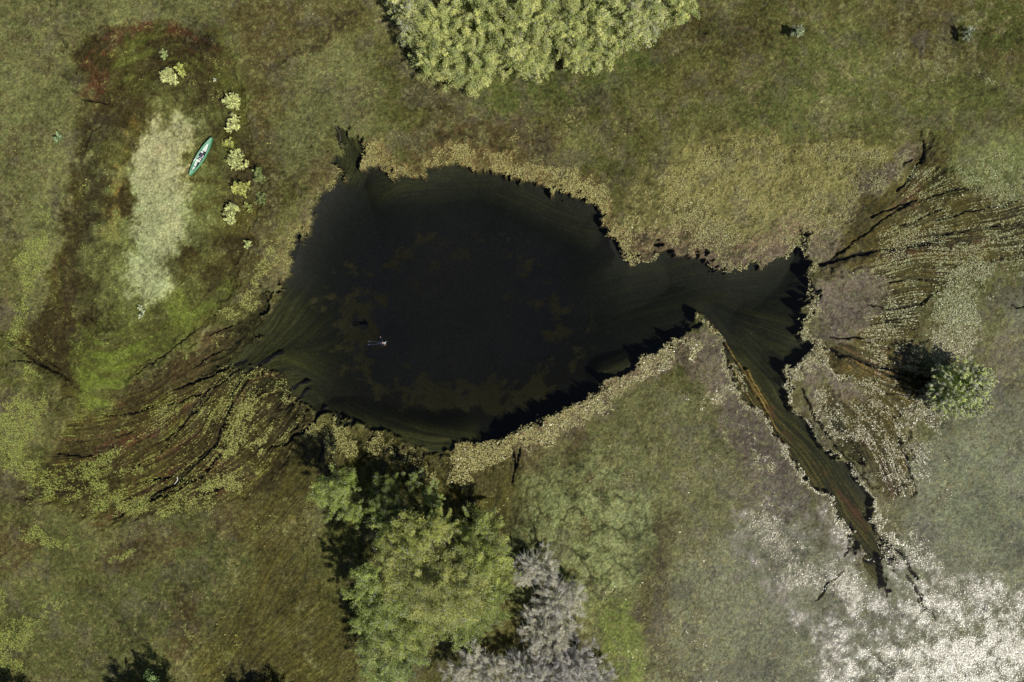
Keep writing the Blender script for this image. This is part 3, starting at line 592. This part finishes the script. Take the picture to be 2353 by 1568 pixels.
# ------------------------------------------------------------------ trees and bushes
M_BARK = simple('bark_brown', (.10, .08, .06), .8, .3, 8, .4, .4)
M_BARKG = simple('bark_silver', (.60, .58, .55), .6, .4, 10, .3, .3)
M_LEAF = leafmat('willow_leaf', .5, .22, .22); M_LEAFG = leafmat('glossy_grey_leaf', .40, .6, .15)
def tubes(segs):
    """list of (p0, p1, r0, r1) -> five sided tapered tubes"""
    p0 = np.array([s[0] for s in segs], np.float32); p1 = np.array([s[1] for s in segs], np.float32)
    r0 = np.array([s[2] for s in segs], np.float32); r1 = np.array([s[3] for s in segs], np.float32)
    d = p1 - p0; d /= np.linalg.norm(d, axis=1, keepdims=True) + 1e-9
    up = np.where(np.abs(d[:, 2:3]) > .9, np.array([[1., 0, 0]]), np.array([[0, 0, 1.]]))
    u = np.cross(d, up); u /= np.linalg.norm(u, axis=1, keepdims=True); w = np.cross(d, u)
    k = np.arange(5) * 2 * math.pi / 5; n = len(segs)
    ring = np.cos(k)[None, :, None] * u[:, None] + np.sin(k)[None, :, None] * w[:, None]
    a = p0[:, None] + ring * r0[:, None, None]; b = p1[:, None] + ring * r1[:, None, None]
    v = np.concatenate([a, b], 1).reshape(-1, 3)
    q = []
    for t in range(5): q.append([t, (t + 1) % 5, 5 + (t + 1) % 5, 5 + t])
    q = np.array(q, np.int32)[None] + (np.arange(n, dtype=np.int32) * 10)[:, None, None]
    return v, q.ravel(), np.full(n * 5, 4, np.int32)
def leafquads(p, size, r_, cols, droop=0.0, flat=.85):
    n = len(p)
    nrm = r_.normal(0, 1, (n, 3)); nrm[:, 2] = np.abs(nrm[:, 2]) + flat; nrm /= np.linalg.norm(nrm, axis=1, keepdims=True)
    t = r_.normal(0, 1, (n, 3)); t -= nrm * (t * nrm).sum(1, keepdims=True); t /= np.linalg.norm(t, axis=1, keepdims=True); bt = np.cross(nrm, t)
    s = (size * r_.uniform(.6, 1.3, n))[:, None]
    v = np.stack([p - t * s, p + bt * s * .5, p + t * s, p - bt * s * .5], 1).reshape(-1, 3)
    return v, np.repeat(cols, 4, 0)
def tree(name, label, cat, group, lobes, seedn, col=(110, 130, 70), col2=(150, 166, 96), leaf=.11, dens=150, grey=0.0, bark=None, mat=None, spray=.9, sprayn=1.1, fill=.35, base=None, twig=0.0, tint=(1.08, 1.0, .80), rug=1.0):
    """lobes: (x, y, radius, top height) as seen from above; each crown is many sprays of leaves on limbs"""
    r_ = np.random.default_rng(seedn); bark = bark or M_BARK; mat = mat or M_LEAF
    wl = []
    for (lx, ly, lr, zt) in lobes:
        r = lr * S; rz = min(r * .95, zt * .62); zc = zt - rz
        X, Y, _ = W(lx, ly, zc + rz * .3); wl.append((X, Y, zc, r * (H - zc) / H, rz))
    if base is None: base = (sum(l[0] for l in wl) / len(wl), sum(l[1] for l in wl) / len(wl))
    bx, by = base; bz = float(gz(np.array([bx]), np.array([by]))[0]); bz = max(bz, -.4)
    root = empty(name, (bx, by, bz)); tag(root, label, cat, group)
    pts, cols, segs = [], [], []
    tint = np.array(tint); a0, b0_ = alb(*col) * 1.35 * tint, alb(*col2) * 1.4 * tint; g0 = alb(192, 186, 182)
    th = max(l[2] for l in wl) * .45
    segs.append(((0, 0, -.3), (.1, .05, th), .05 + .03 * max(l[3] for l in wl), .03 + .02 * max(l[3] for l in wl)))
    for (X, Y, zc, r, rz) in wl:
        area = 2 * math.pi * r * max(r, rz)
        K_ = max(6, int(area * sprayn)); ph = r_.uniform(0, 6.283, 6); 
        phi = r_.uniform(0, 2 * math.pi, K_); cz = r_.uniform(-.3, 1, K_); sz = np.sqrt(1 - cz ** 2)
        bumps = .93 + rug * (.17 * np.sin(3 * phi + ph[0] + 4 * cz) + .13 * np.sin(5 * phi + ph[1] - 6 * cz) + .10 * np.sin(8 * phi + 9 * cz + ph[2]))
        rad_ = bumps * r_.uniform(.70, 1.08, K_)
        ctr = np.stack([sz * np.cos(phi) * r * rad_, sz * np.sin(phi) * r * rad_, cz * rz * rad_ + zc], -1); ctr[:, 0] += X - bx; ctr[:, 1] += Y - by
        ctr[:, 2] = np.maximum(ctr[:, 2], .25)
        d = np.stack([sz * np.cos(phi), sz * np.sin(phi), cz * .5 + .25], -1) + r_.normal(0, .35, (K_, 3)); d /= np.linalg.norm(d, axis=1, keepdims=True)
        m = max(10, int(area * dens / K_)); L = min(spray, r * .5)
        t = r_.uniform(-.5, .5, (K_, m, 1)); lat = r_.normal(0, 1, (K_, m, 3)) * L * .17 * r_.uniform(.6, 1.7, (K_, 1, 1)) * (1.15 - np.abs(t))
        p = (ctr[:, None] + d[:, None] * t * L * r_.uniform(.4, 2.0, (K_, 1, 1)) + lat).reshape(-1, 3)
        hue = np.clip(r_.normal(.5, .32, (K_, 1, 1)) + r_.normal(0, .22, (K_, m, 1)), 0, 1)
        cc = a0 + (b0_ - a0) * hue
        if grey: 
            g = (r_.random((K_, m, 1)) < grey * r_.uniform(.4, 1.4, (K_, 1, 1))); cc = np.where(g, g0, cc)
        pts.append(p); cols.append((cc * r_.uniform(.7, 1.3, (K_, m, 1)) * r_.uniform(.72, 1.25, (K_, 1, 1))).reshape(-1, 3))
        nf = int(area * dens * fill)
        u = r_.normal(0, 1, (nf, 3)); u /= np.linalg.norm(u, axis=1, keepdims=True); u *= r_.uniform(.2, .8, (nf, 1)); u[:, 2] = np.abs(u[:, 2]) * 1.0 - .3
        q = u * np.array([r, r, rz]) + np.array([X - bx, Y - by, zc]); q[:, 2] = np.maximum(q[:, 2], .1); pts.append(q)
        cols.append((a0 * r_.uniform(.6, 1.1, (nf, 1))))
        fork = np.array([(X - bx) * .45, (Y - by) * .45, zc * .75]); segs.append(((.1, .05, th), tuple(fork), .03 + .016 * r, .02 + .012 * r))
        for c_ in ctr[:max(8, int(K_ * .22))]:
            mid = (fork + c_) / 2 + r_.normal(0, .12 * r, 3); mid[2] = max(mid[2], .15)
            segs.append((tuple(fork), tuple(mid), .012 + .011 * r, .010 + .006 * r)); segs.append((tuple(mid), tuple(c_), .010 + .006 * r, .006))
        if twig:
            for k_ in range(int(K_ * twig)):
                c_ = ctr[k_ % K_]; dd = d[k_ % K_]
                s0 = c_ - dd * L * .5 + r_.normal(0, .1, 3)
                for _ in range(5):
                    e = c_ + dd * L * r_.uniform(.2, .9) + r_.normal(0, .28, 3); segs.append((tuple(s0), tuple(e), .018, .007))
    p = np.concatenate(pts); cols = np.concatenate(cols)
    v, c4 = leafquads(p, leaf, r_, cols)
    mesh_np('crown', v, np.arange(len(v), dtype=np.int32), np.full(len(p), 4, np.int32), mat, root, colors=c4)
    v, f, s = tubes(segs); mesh_np('trunk', v, f, s, bark, root, smooth=True)
    return root
# thicket on the north edge
YG1, YG2 = (128, 142, 84), (186, 190, 124)
north = [
 ('narrow grey-twigged willow at the left end of the thicket on the top edge', [(950,30,42,4.6),(958,75,34,4.0),(940,-20,48,5)], .25),
 ('yellow-green willow between the grey-twigged end and the pointed tip of the top thicket', [(1010,60,60,6),(1000,120,50,5),(985,150,26,3.4)], .02),
 ('willow forming the lowest pointed tip of the top thicket, reaching nearest the pool', [(1085,130,62,5.4),(1090,178,34,3.4),(1040,170,28,3.2)], .04),
 ('tall full willow cut by the top edge above the pointed tip', [(1110,20,80,7),(1090,-50,70,7)], .05),
 ('broad dense willow in the middle of the top thicket', [(1215,70,80,6.6),(1210,130,42,4.2),(1170,110,50,5)], .06),
 ('willow with a trailing low branch at the bottom right of the top thicket', [(1310,60,78,6.2),(1330,118,40,4.2),(1360,140,24,2.6)], .05),
 ('tall willow cut by the top edge right of the middle', [(1260,-30,90,7.4)], .05),
 ('rounded pale willow near the right part of the top thicket', [(1410,50,66,5.6),(1400,105,34,3.6)], .08),
 ('grey-flecked willow on the right shoulder of the top thicket', [(1480,20,62,5.2),(1470,60,36,3.8)], .22),
 ('small yellow willow at the right end of the top thicket', [(1556,0,48,4.4),(1580,-35,40,4.4)], .03)]
for k, (lab, lobes, g) in enumerate(north):
    tree('willow_tree', lab, 'tree', 'willows of the thicket on the top edge', lobes, 100 + k, YG1, YG2, .07, 430, grey=g + .06, spray=.85, sprayn=2.2, fill=.25, twig=.12, tint=(1.16, 1.12, .98), rug=1.3)
# grove below the pool
south = [
 ('bright green tree at the upper left corner of the grove below the pool', [(768,1128,42,7.6),(742,1118,26,6.4),(805,1108,26,6.8),(790,1165,34,6.8),(820,1190,22,6.2)], (98,120,60), (138,156,84)),
 ('dark green tree at the top of the grove, just under the floating leaf pads', [(885,1130,36,5.6),(870,1170,34,6.6),(915,1180,30,6),(952,1108,24,5),(885,1208,28,7)], (80,98,50), (116,134,70)),
 ('small tree at the upper right of the grove, under the leaf pads', [(990,1130,26,4.8),(1000,1160,24,5)], (94,116,64), (136,156,88)),
 ('tree crown in the upper middle of the grove with a point towards the right', [(950,1230,52,10),(1000,1212,38,9.4),(900,1245,40,9.4),(1035,1215,22,8.4)], (110,126,68), (158,170,98)),
 ('green tree on the right shoulder of the grove', [(1090,1235,46,7),(1125,1215,34,6),(1130,1285,44,7),(1090,1300,46,8)], (108,126,68), (150,166,94)),
 ('large tallest tree in the centre of the grove', [(970,1320,78,12),(1020,1370,68,11.4),(910,1320,48,10),(1070,1360,54,10.6)], (112, 126, 74), (156, 166, 104)),
 ('tree with dark hollows on the left side of the grove', [(845,1330,38,9.5),(820,1370,30,8),(880,1390,48,10),(850,1420,38,8.5)], (100,122,66), (144,164,92)),
 ('tree right of the centre of the grove beside the grey shrubs', [(1110,1410,48,7.6),(1140,1360,36,7),(1060,1440,44,7.6)], (102,122,66), (142,160,90)),
 ('broad tree at the lower left of the grove', [(900,1460,60,8),(960,1440,50,8.4),(850,1480,36,6)], (106,124,70), (148,164,96)),
 ('lowest leafy tree at the bottom left of the grove', [(880,1530,48,6.2),(930,1520,40,6.6),(850,1500,30,5.2)], (98,120,72), (140,162,98))]
for k, (lab, lobes, c1, c2) in enumerate(south):
    tree('broadleaf_tree', lab, 'tree', 'green trees of the grove below the pool', [(a, b, r * .92, z * (1 + .12 * math.sin(a * 7 + b))) for a, b, r, z in lobes], 200 + k, c1, c2, .066, 400, spray=1.25, sprayn=1.9, fill=.10, twig=.2, grey=.10, tint=(1.22, 1.08, .86), rug=1.8)
grey = [
 ('thin grey bush with a green tuft at the top of the grey shrub belt', [(1235,1300,36,3.6),(1262,1322,22,3),(1210,1320,28,3.2)], .35),
 ('silvery bush in the middle of the grey shrub belt beside the bright grass', [(1275,1380,46,4),(1320,1370,28,3.2),(1250,1420,36,3.8)], .40),
 ('grey-green bush below the middle of the grey shrub belt', [(1240,1450,40,4),(1300,1430,36,3.6),(1270,1480,32,3.8)], .32),
 ('bushy grey shrub on the bottom edge under the dark gap', [(1090,1530,40,4.4),(1130,1550,42,4.4),(1050,1545,30,3.8)], .35),
 ('large ashen shrub on the bottom edge at the right end of the belt', [(1320,1530,56,4.2),(1370,1560,40,3.6),(1290,1560,46,4.2)], .8),
 ('ashen shrub on the bottom edge between two other grey shrubs', [(1200,1540,50,4.4),(1240,1570,44,4.2)], .65)]
for k, (lab, lobes, g) in enumerate(grey):
    tree('grey_shrub', lab, 'shrub', 'grey twiggy shrubs at the bottom of the picture', lobes, 300 + k, (138,144,106), (194,192,164), .045, 470, grey=g, bark=M_BARKG, mat=M_LEAFG, spray=.55, sprayn=3.0, fill=.12, twig=1.0, tint=(1.12, 1.05, 1.02), rug=1.6)
tree('round_tree', 'lone round tree, dark on one side, yellow-green on the other, right of the leaf fan', 'tree', None,
     [(2208,890,64,6.4),(2168,912,36,4.2),(2244,874,38,5),(2235,922,42,4.2),(2196,928,36,3.8)], 401, (118,140,66), (178,192,108), leaf=.055, dens=620, grey=.58, spray=.30, sprayn=5.5, fill=.5, twig=.1, mat=M_LEAFG, tint=(1.5, 1.42, 1.1), rug=.6)
for lab, lobes in [('dark tree on the bottom edge towards the left corner, only its top in view', [(345,1640,62,6.4),(300,1650,50,6),(335,1575,10,2.2)]),
                   ('tree below the bottom edge left of the grove, casting its shade into view', [(640,1665,50,5.6),(575,1660,46,5.4)]),
                   ('tree in the bottom left corner below the edge of the picture', [(10,1650,50,5.2)])]:
    tree('corner_tree', lab, 'tree', 'trees along the bottom left edge', lobes, 500 + len(lab), (80,104,64), (120,146,96), .095, 150)
# low bushes
def bush(label, lobes, seedn, c1=(176,180,120), c2=(216,216,160), dens=420, grey=0.0, group='low pale bushes scattered in the marsh'):
    tree('low_bush', label, 'bush', group, [(a, b, r * 1.1, z * 1.25) for a, b, r, z in lobes], seedn, c1, c2, .07, dens, grey=grey, spray=.34, sprayn=7, fill=.25, twig=.25, bark=M_BARK, tint=(.92, .95, .82))
bush('small pale bush standing alone above the twin bushes at the upper left', [(375,118,7,.8),(377,128,7,.7)], 601, (140,152,100), (178,188,136))
bush('pale bush, the larger of the twin bushes at the upper left', [(388,168,12,1.3),(382,178,11,1.1),(395,185,10,1)], 602)
bush('yellowish bush, the smaller of the twin bushes at the upper left', [(411,156,9,1),(417,165,9,1)], 603, (160,166,90), (204,206,128))
bush('rounded pale bush at the top of the row right of the canoe', [(525,232,13,1.3),(536,228,12,1.3),(538,238,10,1)], 604)
bush('ragged straggling bush, second from the top of the row right of the canoe', [(538,274,10,1.1),(530,286,11,1.1),(524,296,7,.8),(541,290,8,.9)], 605)
bush('small bush just right of the tip of the canoe', [(524,327,9,.8),(532,333,7,.7),(518,332,6,.6)], 606, (160,164,90), (204,204,124))
bush('large spreading bush with a small side lobe, right of the canoe', [(545,360,13,1.4),(537,372,12,1.3),(550,380,11,1.1),(565,376,7,.7)], 607)
bush('dull green bush on the right flank of the row, partly merged with the marsh', [(592,402,12,.9),(598,412,9,.7)], 608, (118,130,80), (156,166,108))
bush('bright bush below the large spreading one in the row', [(550,432,12,1.3),(560,428,10,1.1),(556,444,8,.9),(543,438,8,.8)], 609, (162,164,90), (206,204,130))
bush('faint green bush right of the bright bush', [(598,452,9,.7),(603,462,7,.6)], 610, (112,124,78), (148,158,102))
bush('small broken bush right of the long upright one', [(570,474,6,.6),(574,484,6,.6),(562,470,5,.5)], 611, (140,146,84), (180,184,116))
bush('long upright bush near the bottom of the row', [(532,482,12,1.3),(527,497,12,1.2),(530,511,9,1),(518,486,7,.8)], 612)
bush('lowest little bush of the row, star shaped', [(568,557,6,.7),(573,564,5,.6),(565,568,4,.5)], 613, (158,166,110), (200,206,150))
bush('round grey-green bush standing alone on the open marsh right of the top thicket', [(1829,70,12,1.5),(1834,75,9,1.2)], 614, (128,140,108), (176,186,150), grey=.25)
bush('ragged grey bush near the upper right corner', [(2226,76,10,1.4),(2220,88,8,1.1),(2232,70,6,.9)], 615, (124,136,108), (172,182,150), grey=.3)
bush('low whitish plant clump at the foot of the pale sand bank', [(322,706,6,.35),(326,718,5,.3),(323,728,5,.3)], 616, (160,166,138), (200,204,180))
bush('small pale clump at the left border of the marsh, beside a dark hollow', [(137,316,8,.8),(130,322,6,.6)], 617, (124,144,110), (168,184,146))
bush('tiny whitish sprig above the row of bushes', [(492,184,3.5,.5)], 618, (176,178,160), (214,214,200))
print('trees', round(time.time() - T0, 1))

# ------------------------------------------------------------------ canoe
M_GREEN = simple('green_hull', (.07, .27, .14), .3, .5, 3, .12); M_GREEN2 = simple('green_deck', (.23, .43, .28), .3, .5, 3, .12)
M_FLOOR = simple('pale_floor', (.72, .76, .70), .4, .5, 5, .1); M_DARK = simple('dark_fabric', (.018, .018, .028), .6, .4, 8, .3)
M_NAVY = simple('navy_fabric', (.05, .05, .09), .55, .4, 8, .3); M_WHITE = simple('white_plastic', (.75, .75, .74), .35, .5, 4, .06); M_WOOD = simple('pale_wood', (.60, .55, .46), .5, .4, 9, .15)
cxw, cyw = (494.7 / 2500 * 125 - 62.5), (41.65 - 384.9 * .05)
RZ = math.atan2(1095, 650)
canoe = tag(empty('canoe', (cxw, cyw, 0), RZ), 'green open canoe with white inside, floating at the edge of the pale bank', 'canoe')
HL, HB = 2.66, .46
NS = 41
def sect(u):
    w = HB * (1 - abs(u) ** 1.9) ** .95 + .012; z = .56 + .10 * abs(u) ** 3; kz = -.02 + .13 * abs(u) ** 6
    return w, z, kz
hv, hf = [], []; rowp = []
for k in range(NS):
    u = -1 + 2 * k / (NS - 1); w, z, kz = sect(u); x = u * HL
    prof = [(-w, z), (-w * 1.03, z * .55), (-w * .85, kz + .06), (-w * .4, kz), (w * .4, kz), (w * .85, kz + .06), (w * 1.03, z * .55), (w, z),
            (w * .93, z), (w * .93, z * .5), (w * .75, kz + .09), (w * .35, kz + .035), (-w * .35, kz + .035), (-w * .75, kz + .09), (-w * .93, z * .5), (-w * .93, z)]
    rowp.append(len(hv)); hv += [(x, a, b) for a, b in prof]
npf = 16
for k in range(NS - 1):
    for t in range(npf): hf.append((rowp[k] + t, rowp[k] + (t + 1) % npf, rowp[k + 1] + (t + 1) % npf, rowp[k + 1] + t))
hf.append(tuple(range(npf))[::-1]); hf.append(tuple(rowp[-1] + t for t in range(npf)))
mesh_py('hull', hv, hf, M_GREEN, canoe, True)
def strip(name, fl, fr, u0, u1, zoff, thick, mat, n=24):
    """a plate between two edges following the gunwale, with thickness"""
    v, f = [], []
    for k in range(n + 1):
        u = u0 + (u1 - u0) * k / n; w, z, kz = sect(u); a, b = fl(u, w), fr(u, w)
        v += [(u * HL, a, zoff(u, z, kz)), (u * HL, b, zoff(u, z, kz)), (u * HL, b, zoff(u, z, kz) - thick), (u * HL, a, zoff(u, z, kz) - thick)]
    for k in range(n):
        for t in range(4): f.append((4 * k + t, 4 * k + (t + 1) % 4, 4 * k + 4 + (t + 1) % 4, 4 * k + 4 + t))
    f += [(3, 2, 1, 0), (4 * n, 4 * n + 1, 4 * n + 2, 4 * n + 3)]
    return mesh_py(name, v, f, mat, canoe)
strip('gunwale', lambda u, w: w * .84, lambda u, w: w + .01, -.97, .97, lambda u, z, k: z + .035, .03, M_GREEN2)
strip('gunwale', lambda u, w: -w - .01, lambda u, w: -w * .90, -.97, .97, lambda u, z, k: z + .035, .03, M_GREEN2)
strip('bow_deck', lambda u, w: -w * .89, lambda u, w: w * .83, .66, .97, lambda u, z, k: z + .05, .03, M_GREEN2)
strip('stern_deck', lambda u, w: -w * .89, lambda u, w: w * .83, -.97, -.74, lambda u, z, k: z + .05, .03, M_GREEN2)
strip('floor_panel', lambda u, w: -w * .88, lambda u, w: w * .88, -.76, .68, lambda u, z, k: k + .26, .03, M_FLOOR)
def rbox(name, sx, sy, sz, loc, mat, parent=None, rz=0, bev=.03):
    import bmesh
    bm = bmesh.new(); bmesh.ops.create_cube(bm, size=1)
    for v in bm.verts: v.co = Vector((v.co.x * sx, v.co.y * sy, v.co.z * sz))
    bmesh.ops.bevel(bm, geom=bm.edges[:], offset=min(bev, .45 * min(sx, sy, sz)), segments=2, affect='EDGES', profile=.6)
    me = bpy.data.meshes.new(name); bm.to_mesh(me); bm.free(); me.materials.append(mat)
    o = bpy.data.objects.new(name, me); COL.objects.link(o); o.location = loc; o.rotation_euler = (0, 0, rz)
    if parent: o.parent = parent
    return o
rbox('bow_hatch', .62, .30, .03, (.95, -.04, .28), M_WHITE, canoe); rbox('stern_hatch', .60, .26, .03, (-1.05, .06, .28), M_WHITE, canoe)
seat = rbox('seat', .34, .60, .05, (-.30, 0, .29), M_DARK, canoe); rbox('seat_back', .06, .50, .26, (-.14, 0, .13), M_DARK, seat)
rbox('thwart', .05, .80, .03, (.66, 0, .55), M_DARK, canoe, bev=.01); rbox('thwart', .05, .56, .03, (-1.45, 0, .57), M_DARK, canoe, bev=.01)
def inc(x, y, z):
    c, s = math.cos(RZ), math.sin(RZ); return (cxw + x * c - y * s, cyw + x * s + y * c, z)
def pack(label, x, y, z, sx, sy, sz, mat, rz):
    o = rbox('bag', sx, sy, sz, inc(x, y, z), mat, rz=RZ + rz, bev=.08); o.name = 'bag'
    rt = tag(empty('backpack', inc(x, y, z - sz / 2), RZ + rz), label, 'backpack'); o.parent = rt; o.location = (0, 0, sz / 2); o.rotation_euler = (0, 0, 0); o.name = 'bag_body'
    rbox('front_pocket', sx * .6, sy * .6, sz * .3, (0, 0, sz * 1.02), mat, rt, bev=.04)
    for q in (-1, 1): rbox('strap', sx * .9, .03, .02, (0, q * sy * .3, sz * 1.01), M_DARK, rt, bev=.008)
    return rt
pack('plump dark blue backpack lying in the middle of the canoe', .16, .10, .38, .50, .36, .24, M_NAVY, .1)
pack('smaller black backpack beside the blue one, against the right side of the canoe', .52, -.16, .36, .46, .26, .20, M_DARK, .35)
bx_ = rbox('folded_towel', .24, .30, .07, inc(-.36, -.02, .37), M_WHITE, rz=RZ + .5, bev=.03); tag(bx_, 'folded white towel on the seat of the canoe', 'towel')
db = tag(empty('dry_bag', inc(-1.12, -.10, .24), RZ + .15), 'long black roll bag in the stern of the canoe', 'bag')
v, f, s = tubes([((-.36, 0, .09), (.36, 0, .09), .085, .085)]); mesh_np('roll', v, f, s, M_DARK, db, smooth=True); rbox('clip', .04, .12, .06, (.36, 0, .09), M_DARK, db, bev=.01)
pd = tag(empty('paddle', inc(-.05, .33, .60), RZ - .06), 'white paddle laid along the left rim of the canoe', 'paddle')
v, f, s = tubes([((-.62, 0, .01), (.55, 0, .01), .017, .017)]); mesh_np('shaft', v, f, s, M_WHITE, pd, smooth=True); rbox('blade', .36, .13, .02, (-.70, 0, .01), M_WHITE, pd, bev=.009)

# ------------------------------------------------------------------ person floating in the pool
M_SUIT = simple('wetsuit', (.016, .017, .030), .55, .3, 12, .2); M_SKIN = simple('skin', (.55, .38, .30), .5, .4, 12, .08); M_HAIR = simple('grey_hair', (.55, .53, .50), .6, .4, 20, .15)
pxw, pyw = (924.5 / 2500 * 125 - 62.5), (41.65 - 837.5 * .05)     # pelvis .. feet lie to the left
per = tag(empty('person', (pxw, pyw, 0.0)), 'person in a dark wetsuit floating face down in the black pool, arms spread', 'person')
def skin(name, verts, edges, radii, mat, parent, rootv=0, sub_=2):
    me = bpy.data.meshes.new(name); me.from_pydata(verts, edges, []); me.update()
    o = bpy.data.objects.new(name, me); COL.objects.link(o); o.parent = parent; me.materials.append(mat)
    me.materials.append(mat)
    md = o.modifiers.new('skin', 'SKIN'); md.use_smooth_shade = True
    if not me.skin_vertices: 
        bpy.context.view_layer.objects.active = o
    for k, sv in enumerate(me.skin_vertices[0].data):
        sv.radius = radii[k] if isinstance(radii[k], tuple) else (radii[k], radii[k]); sv.use_root = (k == rootv)
    ss = o.modifiers.new('sub', 'SUBSURF'); ss.levels = sub_; ss.render_levels = sub_
    return o
Z = -.02
bv = [(0, 0, Z), (.20, .0, Z + .01), (.42, 0, Z + .02), (.56, .0, Z + .01), (.66, 0, Z - .01),      # pelvis, waist, chest, neck, head base
      (.47, .19, Z), (.34, .42, Z - .04), (.24, .62, Z - .02),                                  # left arm
      (.47, -.19, Z), (.60, -.36, Z - .05), (.72, -.26, Z - .02),                             # right arm bent forward
      (-.06, .11, Z - .01), (-.45, .16, Z - .03), (-.86, .17, Z - .01), (-.06, -.11, Z - .01), (-.45, -.16, Z - .03), (-.86, -.19, Z - .01),
      (-1.04, .18, Z - .02), (-1.04, -.20, Z - .02), (.76, 0, Z), (.84, 0, Z - .02)]
be = [(0, 1), (1, 2), (2, 3), (3, 4), (2, 5), (5, 6), (6, 7), (2, 8), (8, 9), (9, 10), (0, 11), (11, 12), (12, 13), (0, 14), (14, 15), (15, 16), (13, 17), (16, 18), (4, 19), (19, 20)]
br = [(.15, .11), (.13, .10), (.16, .11), (.06, .06), (.085, .09), .065, .048, .030, .065, .048, .030, .08, .055, .04, .08, .055, .04, .038, .038, (.08, .10), (.055, .06)]
# hands: palm and five separate fingers each
for wi, dirv in ((7, Vector((-.35, .93, 0))), (10, Vector((.75, .66, 0)))):
    w0 = Vector(bv[wi]); dirv.normalize(); sd = Vector((-dirv.y, dirv.x, 0))
    bv.append(tuple(w0 + dirv * .055)); pi_ = len(bv) - 1; be.append((wi, pi_)); br.append((.038, .018))
    for q, (off, ln) in enumerate([(-.030, .075), (-.010, .085), (.010, .08), (.028, .065)]):
        a_ = w0 + dirv * .10 + sd * off; b_ = a_ + dirv * ln * .55 + Vector((0, 0, -.008)); c_ = b_ + dirv * ln * .45 + Vector((0, 0, -.02))
        for p_ in (a_, b_, c_): bv.append(tuple(p_)); br.append(.009)
        k = len(bv); be += [(pi_, k - 3), (k - 3, k - 2), (k - 2, k - 1)]
    a_ = w0 + dirv * .05 + sd * -.045; b_ = a_ + dirv * .035 + sd * -.02
    bv += [tuple(a_), tuple(b_)]; br += [.011, .009]; k = len(bv); be += [(pi_, k - 2), (k - 2, k - 1)]
body = skin('body', bv, be, br, M_SKIN, per)
# wetsuit follows trunk and limbs, slightly larger, ends at neck, wrists and ankles
idx = [0, 1, 2, 3, 5, 6, 7, 8, 9, 10, 11, 12, 13, 14, 15, 16, 17, 18]; mp_ = {a: k for k, a in enumerate(idx)}
sv_ = [bv[a] for a in idx]; se_ = [(mp_[a], mp_[b]) for a, b in be if a in mp_ and b in mp_]
sr = [tuple(x * 1.06 + .014 for x in (br[a] if isinstance(br[a], tuple) else (br[a], br[a]))) for a in idx]
skin('wetsuit', sv_, se_, sr, M_SUIT, per)
def ball(name, loc, sc, mat, parent, seg=14):
    import bmesh
    bm = bmesh.new(); bmesh.ops.create_uvsphere(bm, u_segments=seg, v_segments=seg // 2 + 2, radius=1)
    for v in bm.verts: v.co = Vector((v.co.x * sc[0], v.co.y * sc[1], v.co.z * sc[2]))
    me = bpy.data.meshes.new(name); bm.to_mesh(me); bm.free(); me.materials.append(mat); me.polygons.foreach_set('use_smooth', [True] * len(me.polygons))
    o = bpy.data.objects.new(name, me); COL.objects.link(o); o.location = loc; o.parent = parent; return o
ball('hair', (.75, 0, Z + .045), (.13, .10, .085), M_HAIR, per); 
for q in (-1, 1): ball('ear', (.74, q * .095, Z - .01), (.03, .015, .035), M_SKIN, per, 8); ball('eye', (.77, q * .032, Z - .105), (.012, .014, .010), M_WHITE, per, 8)
ball('nose', (.745, 0, Z - .115), (.022, .014, .02), M_SKIN, per, 8)
for q in (.18, -.20):
    fl = rbox('swim_fin', .30, .12, .02, (-1.17, q, Z - .01), M_NAVY, per, bev=.009)
v, f, s = tubes([((.72, .11, Z - .02), (.86, .13, Z + .10), .016, .016), ((.86, .13, Z + .10), (1.02, .15, Z + .13), .016, .016)])
sn = mesh_np('snorkel', v, f, s, M_WHITE, None, smooth=True); sn.location = (pxw, pyw, 0); tag(sn, 'white snorkel tube beside the head of the floating person', 'snorkel')

# ------------------------------------------------------------------ driftwood
def drift(label, pts, r, mat=M_WOOD):
    P3 = [Vector(W(*p[:2], 0)) + Vector((0, 0, max(.02, float(gz(np.array([W(*p[:2])[0]]), np.array([W(*p[:2])[1]]))[0])) + .06)) for p in pts]
    o0 = P3[0].copy(); sg = [((a - o0), (b - o0), r * (1 - .7 * k / len(P3)), r * (1 - .7 * (k + 1) / len(P3))) for k, (a, b) in enumerate(zip(P3[:-1], P3[1:]))]
    v, f, s = tubes([(tuple(a), tuple(b), c_, d_) for a, b, c_, d_ in sg]); o = mesh_np('driftwood', v, f, s, mat, smooth=True); o.location = o0; tag(o, label, 'driftwood')
drift('curved white driftwood stick by the rust-red runnel at lower left', [(408,1096),(409,1103),(404,1110),(401,1113)], .07)
drift('bare dark branch lying in the left fork of the pool inlet', [(768,290),(776,297),(781,306),(783,320),(780,330)], .05, M_BARK)
print('done', round(time.time() - T0, 1))
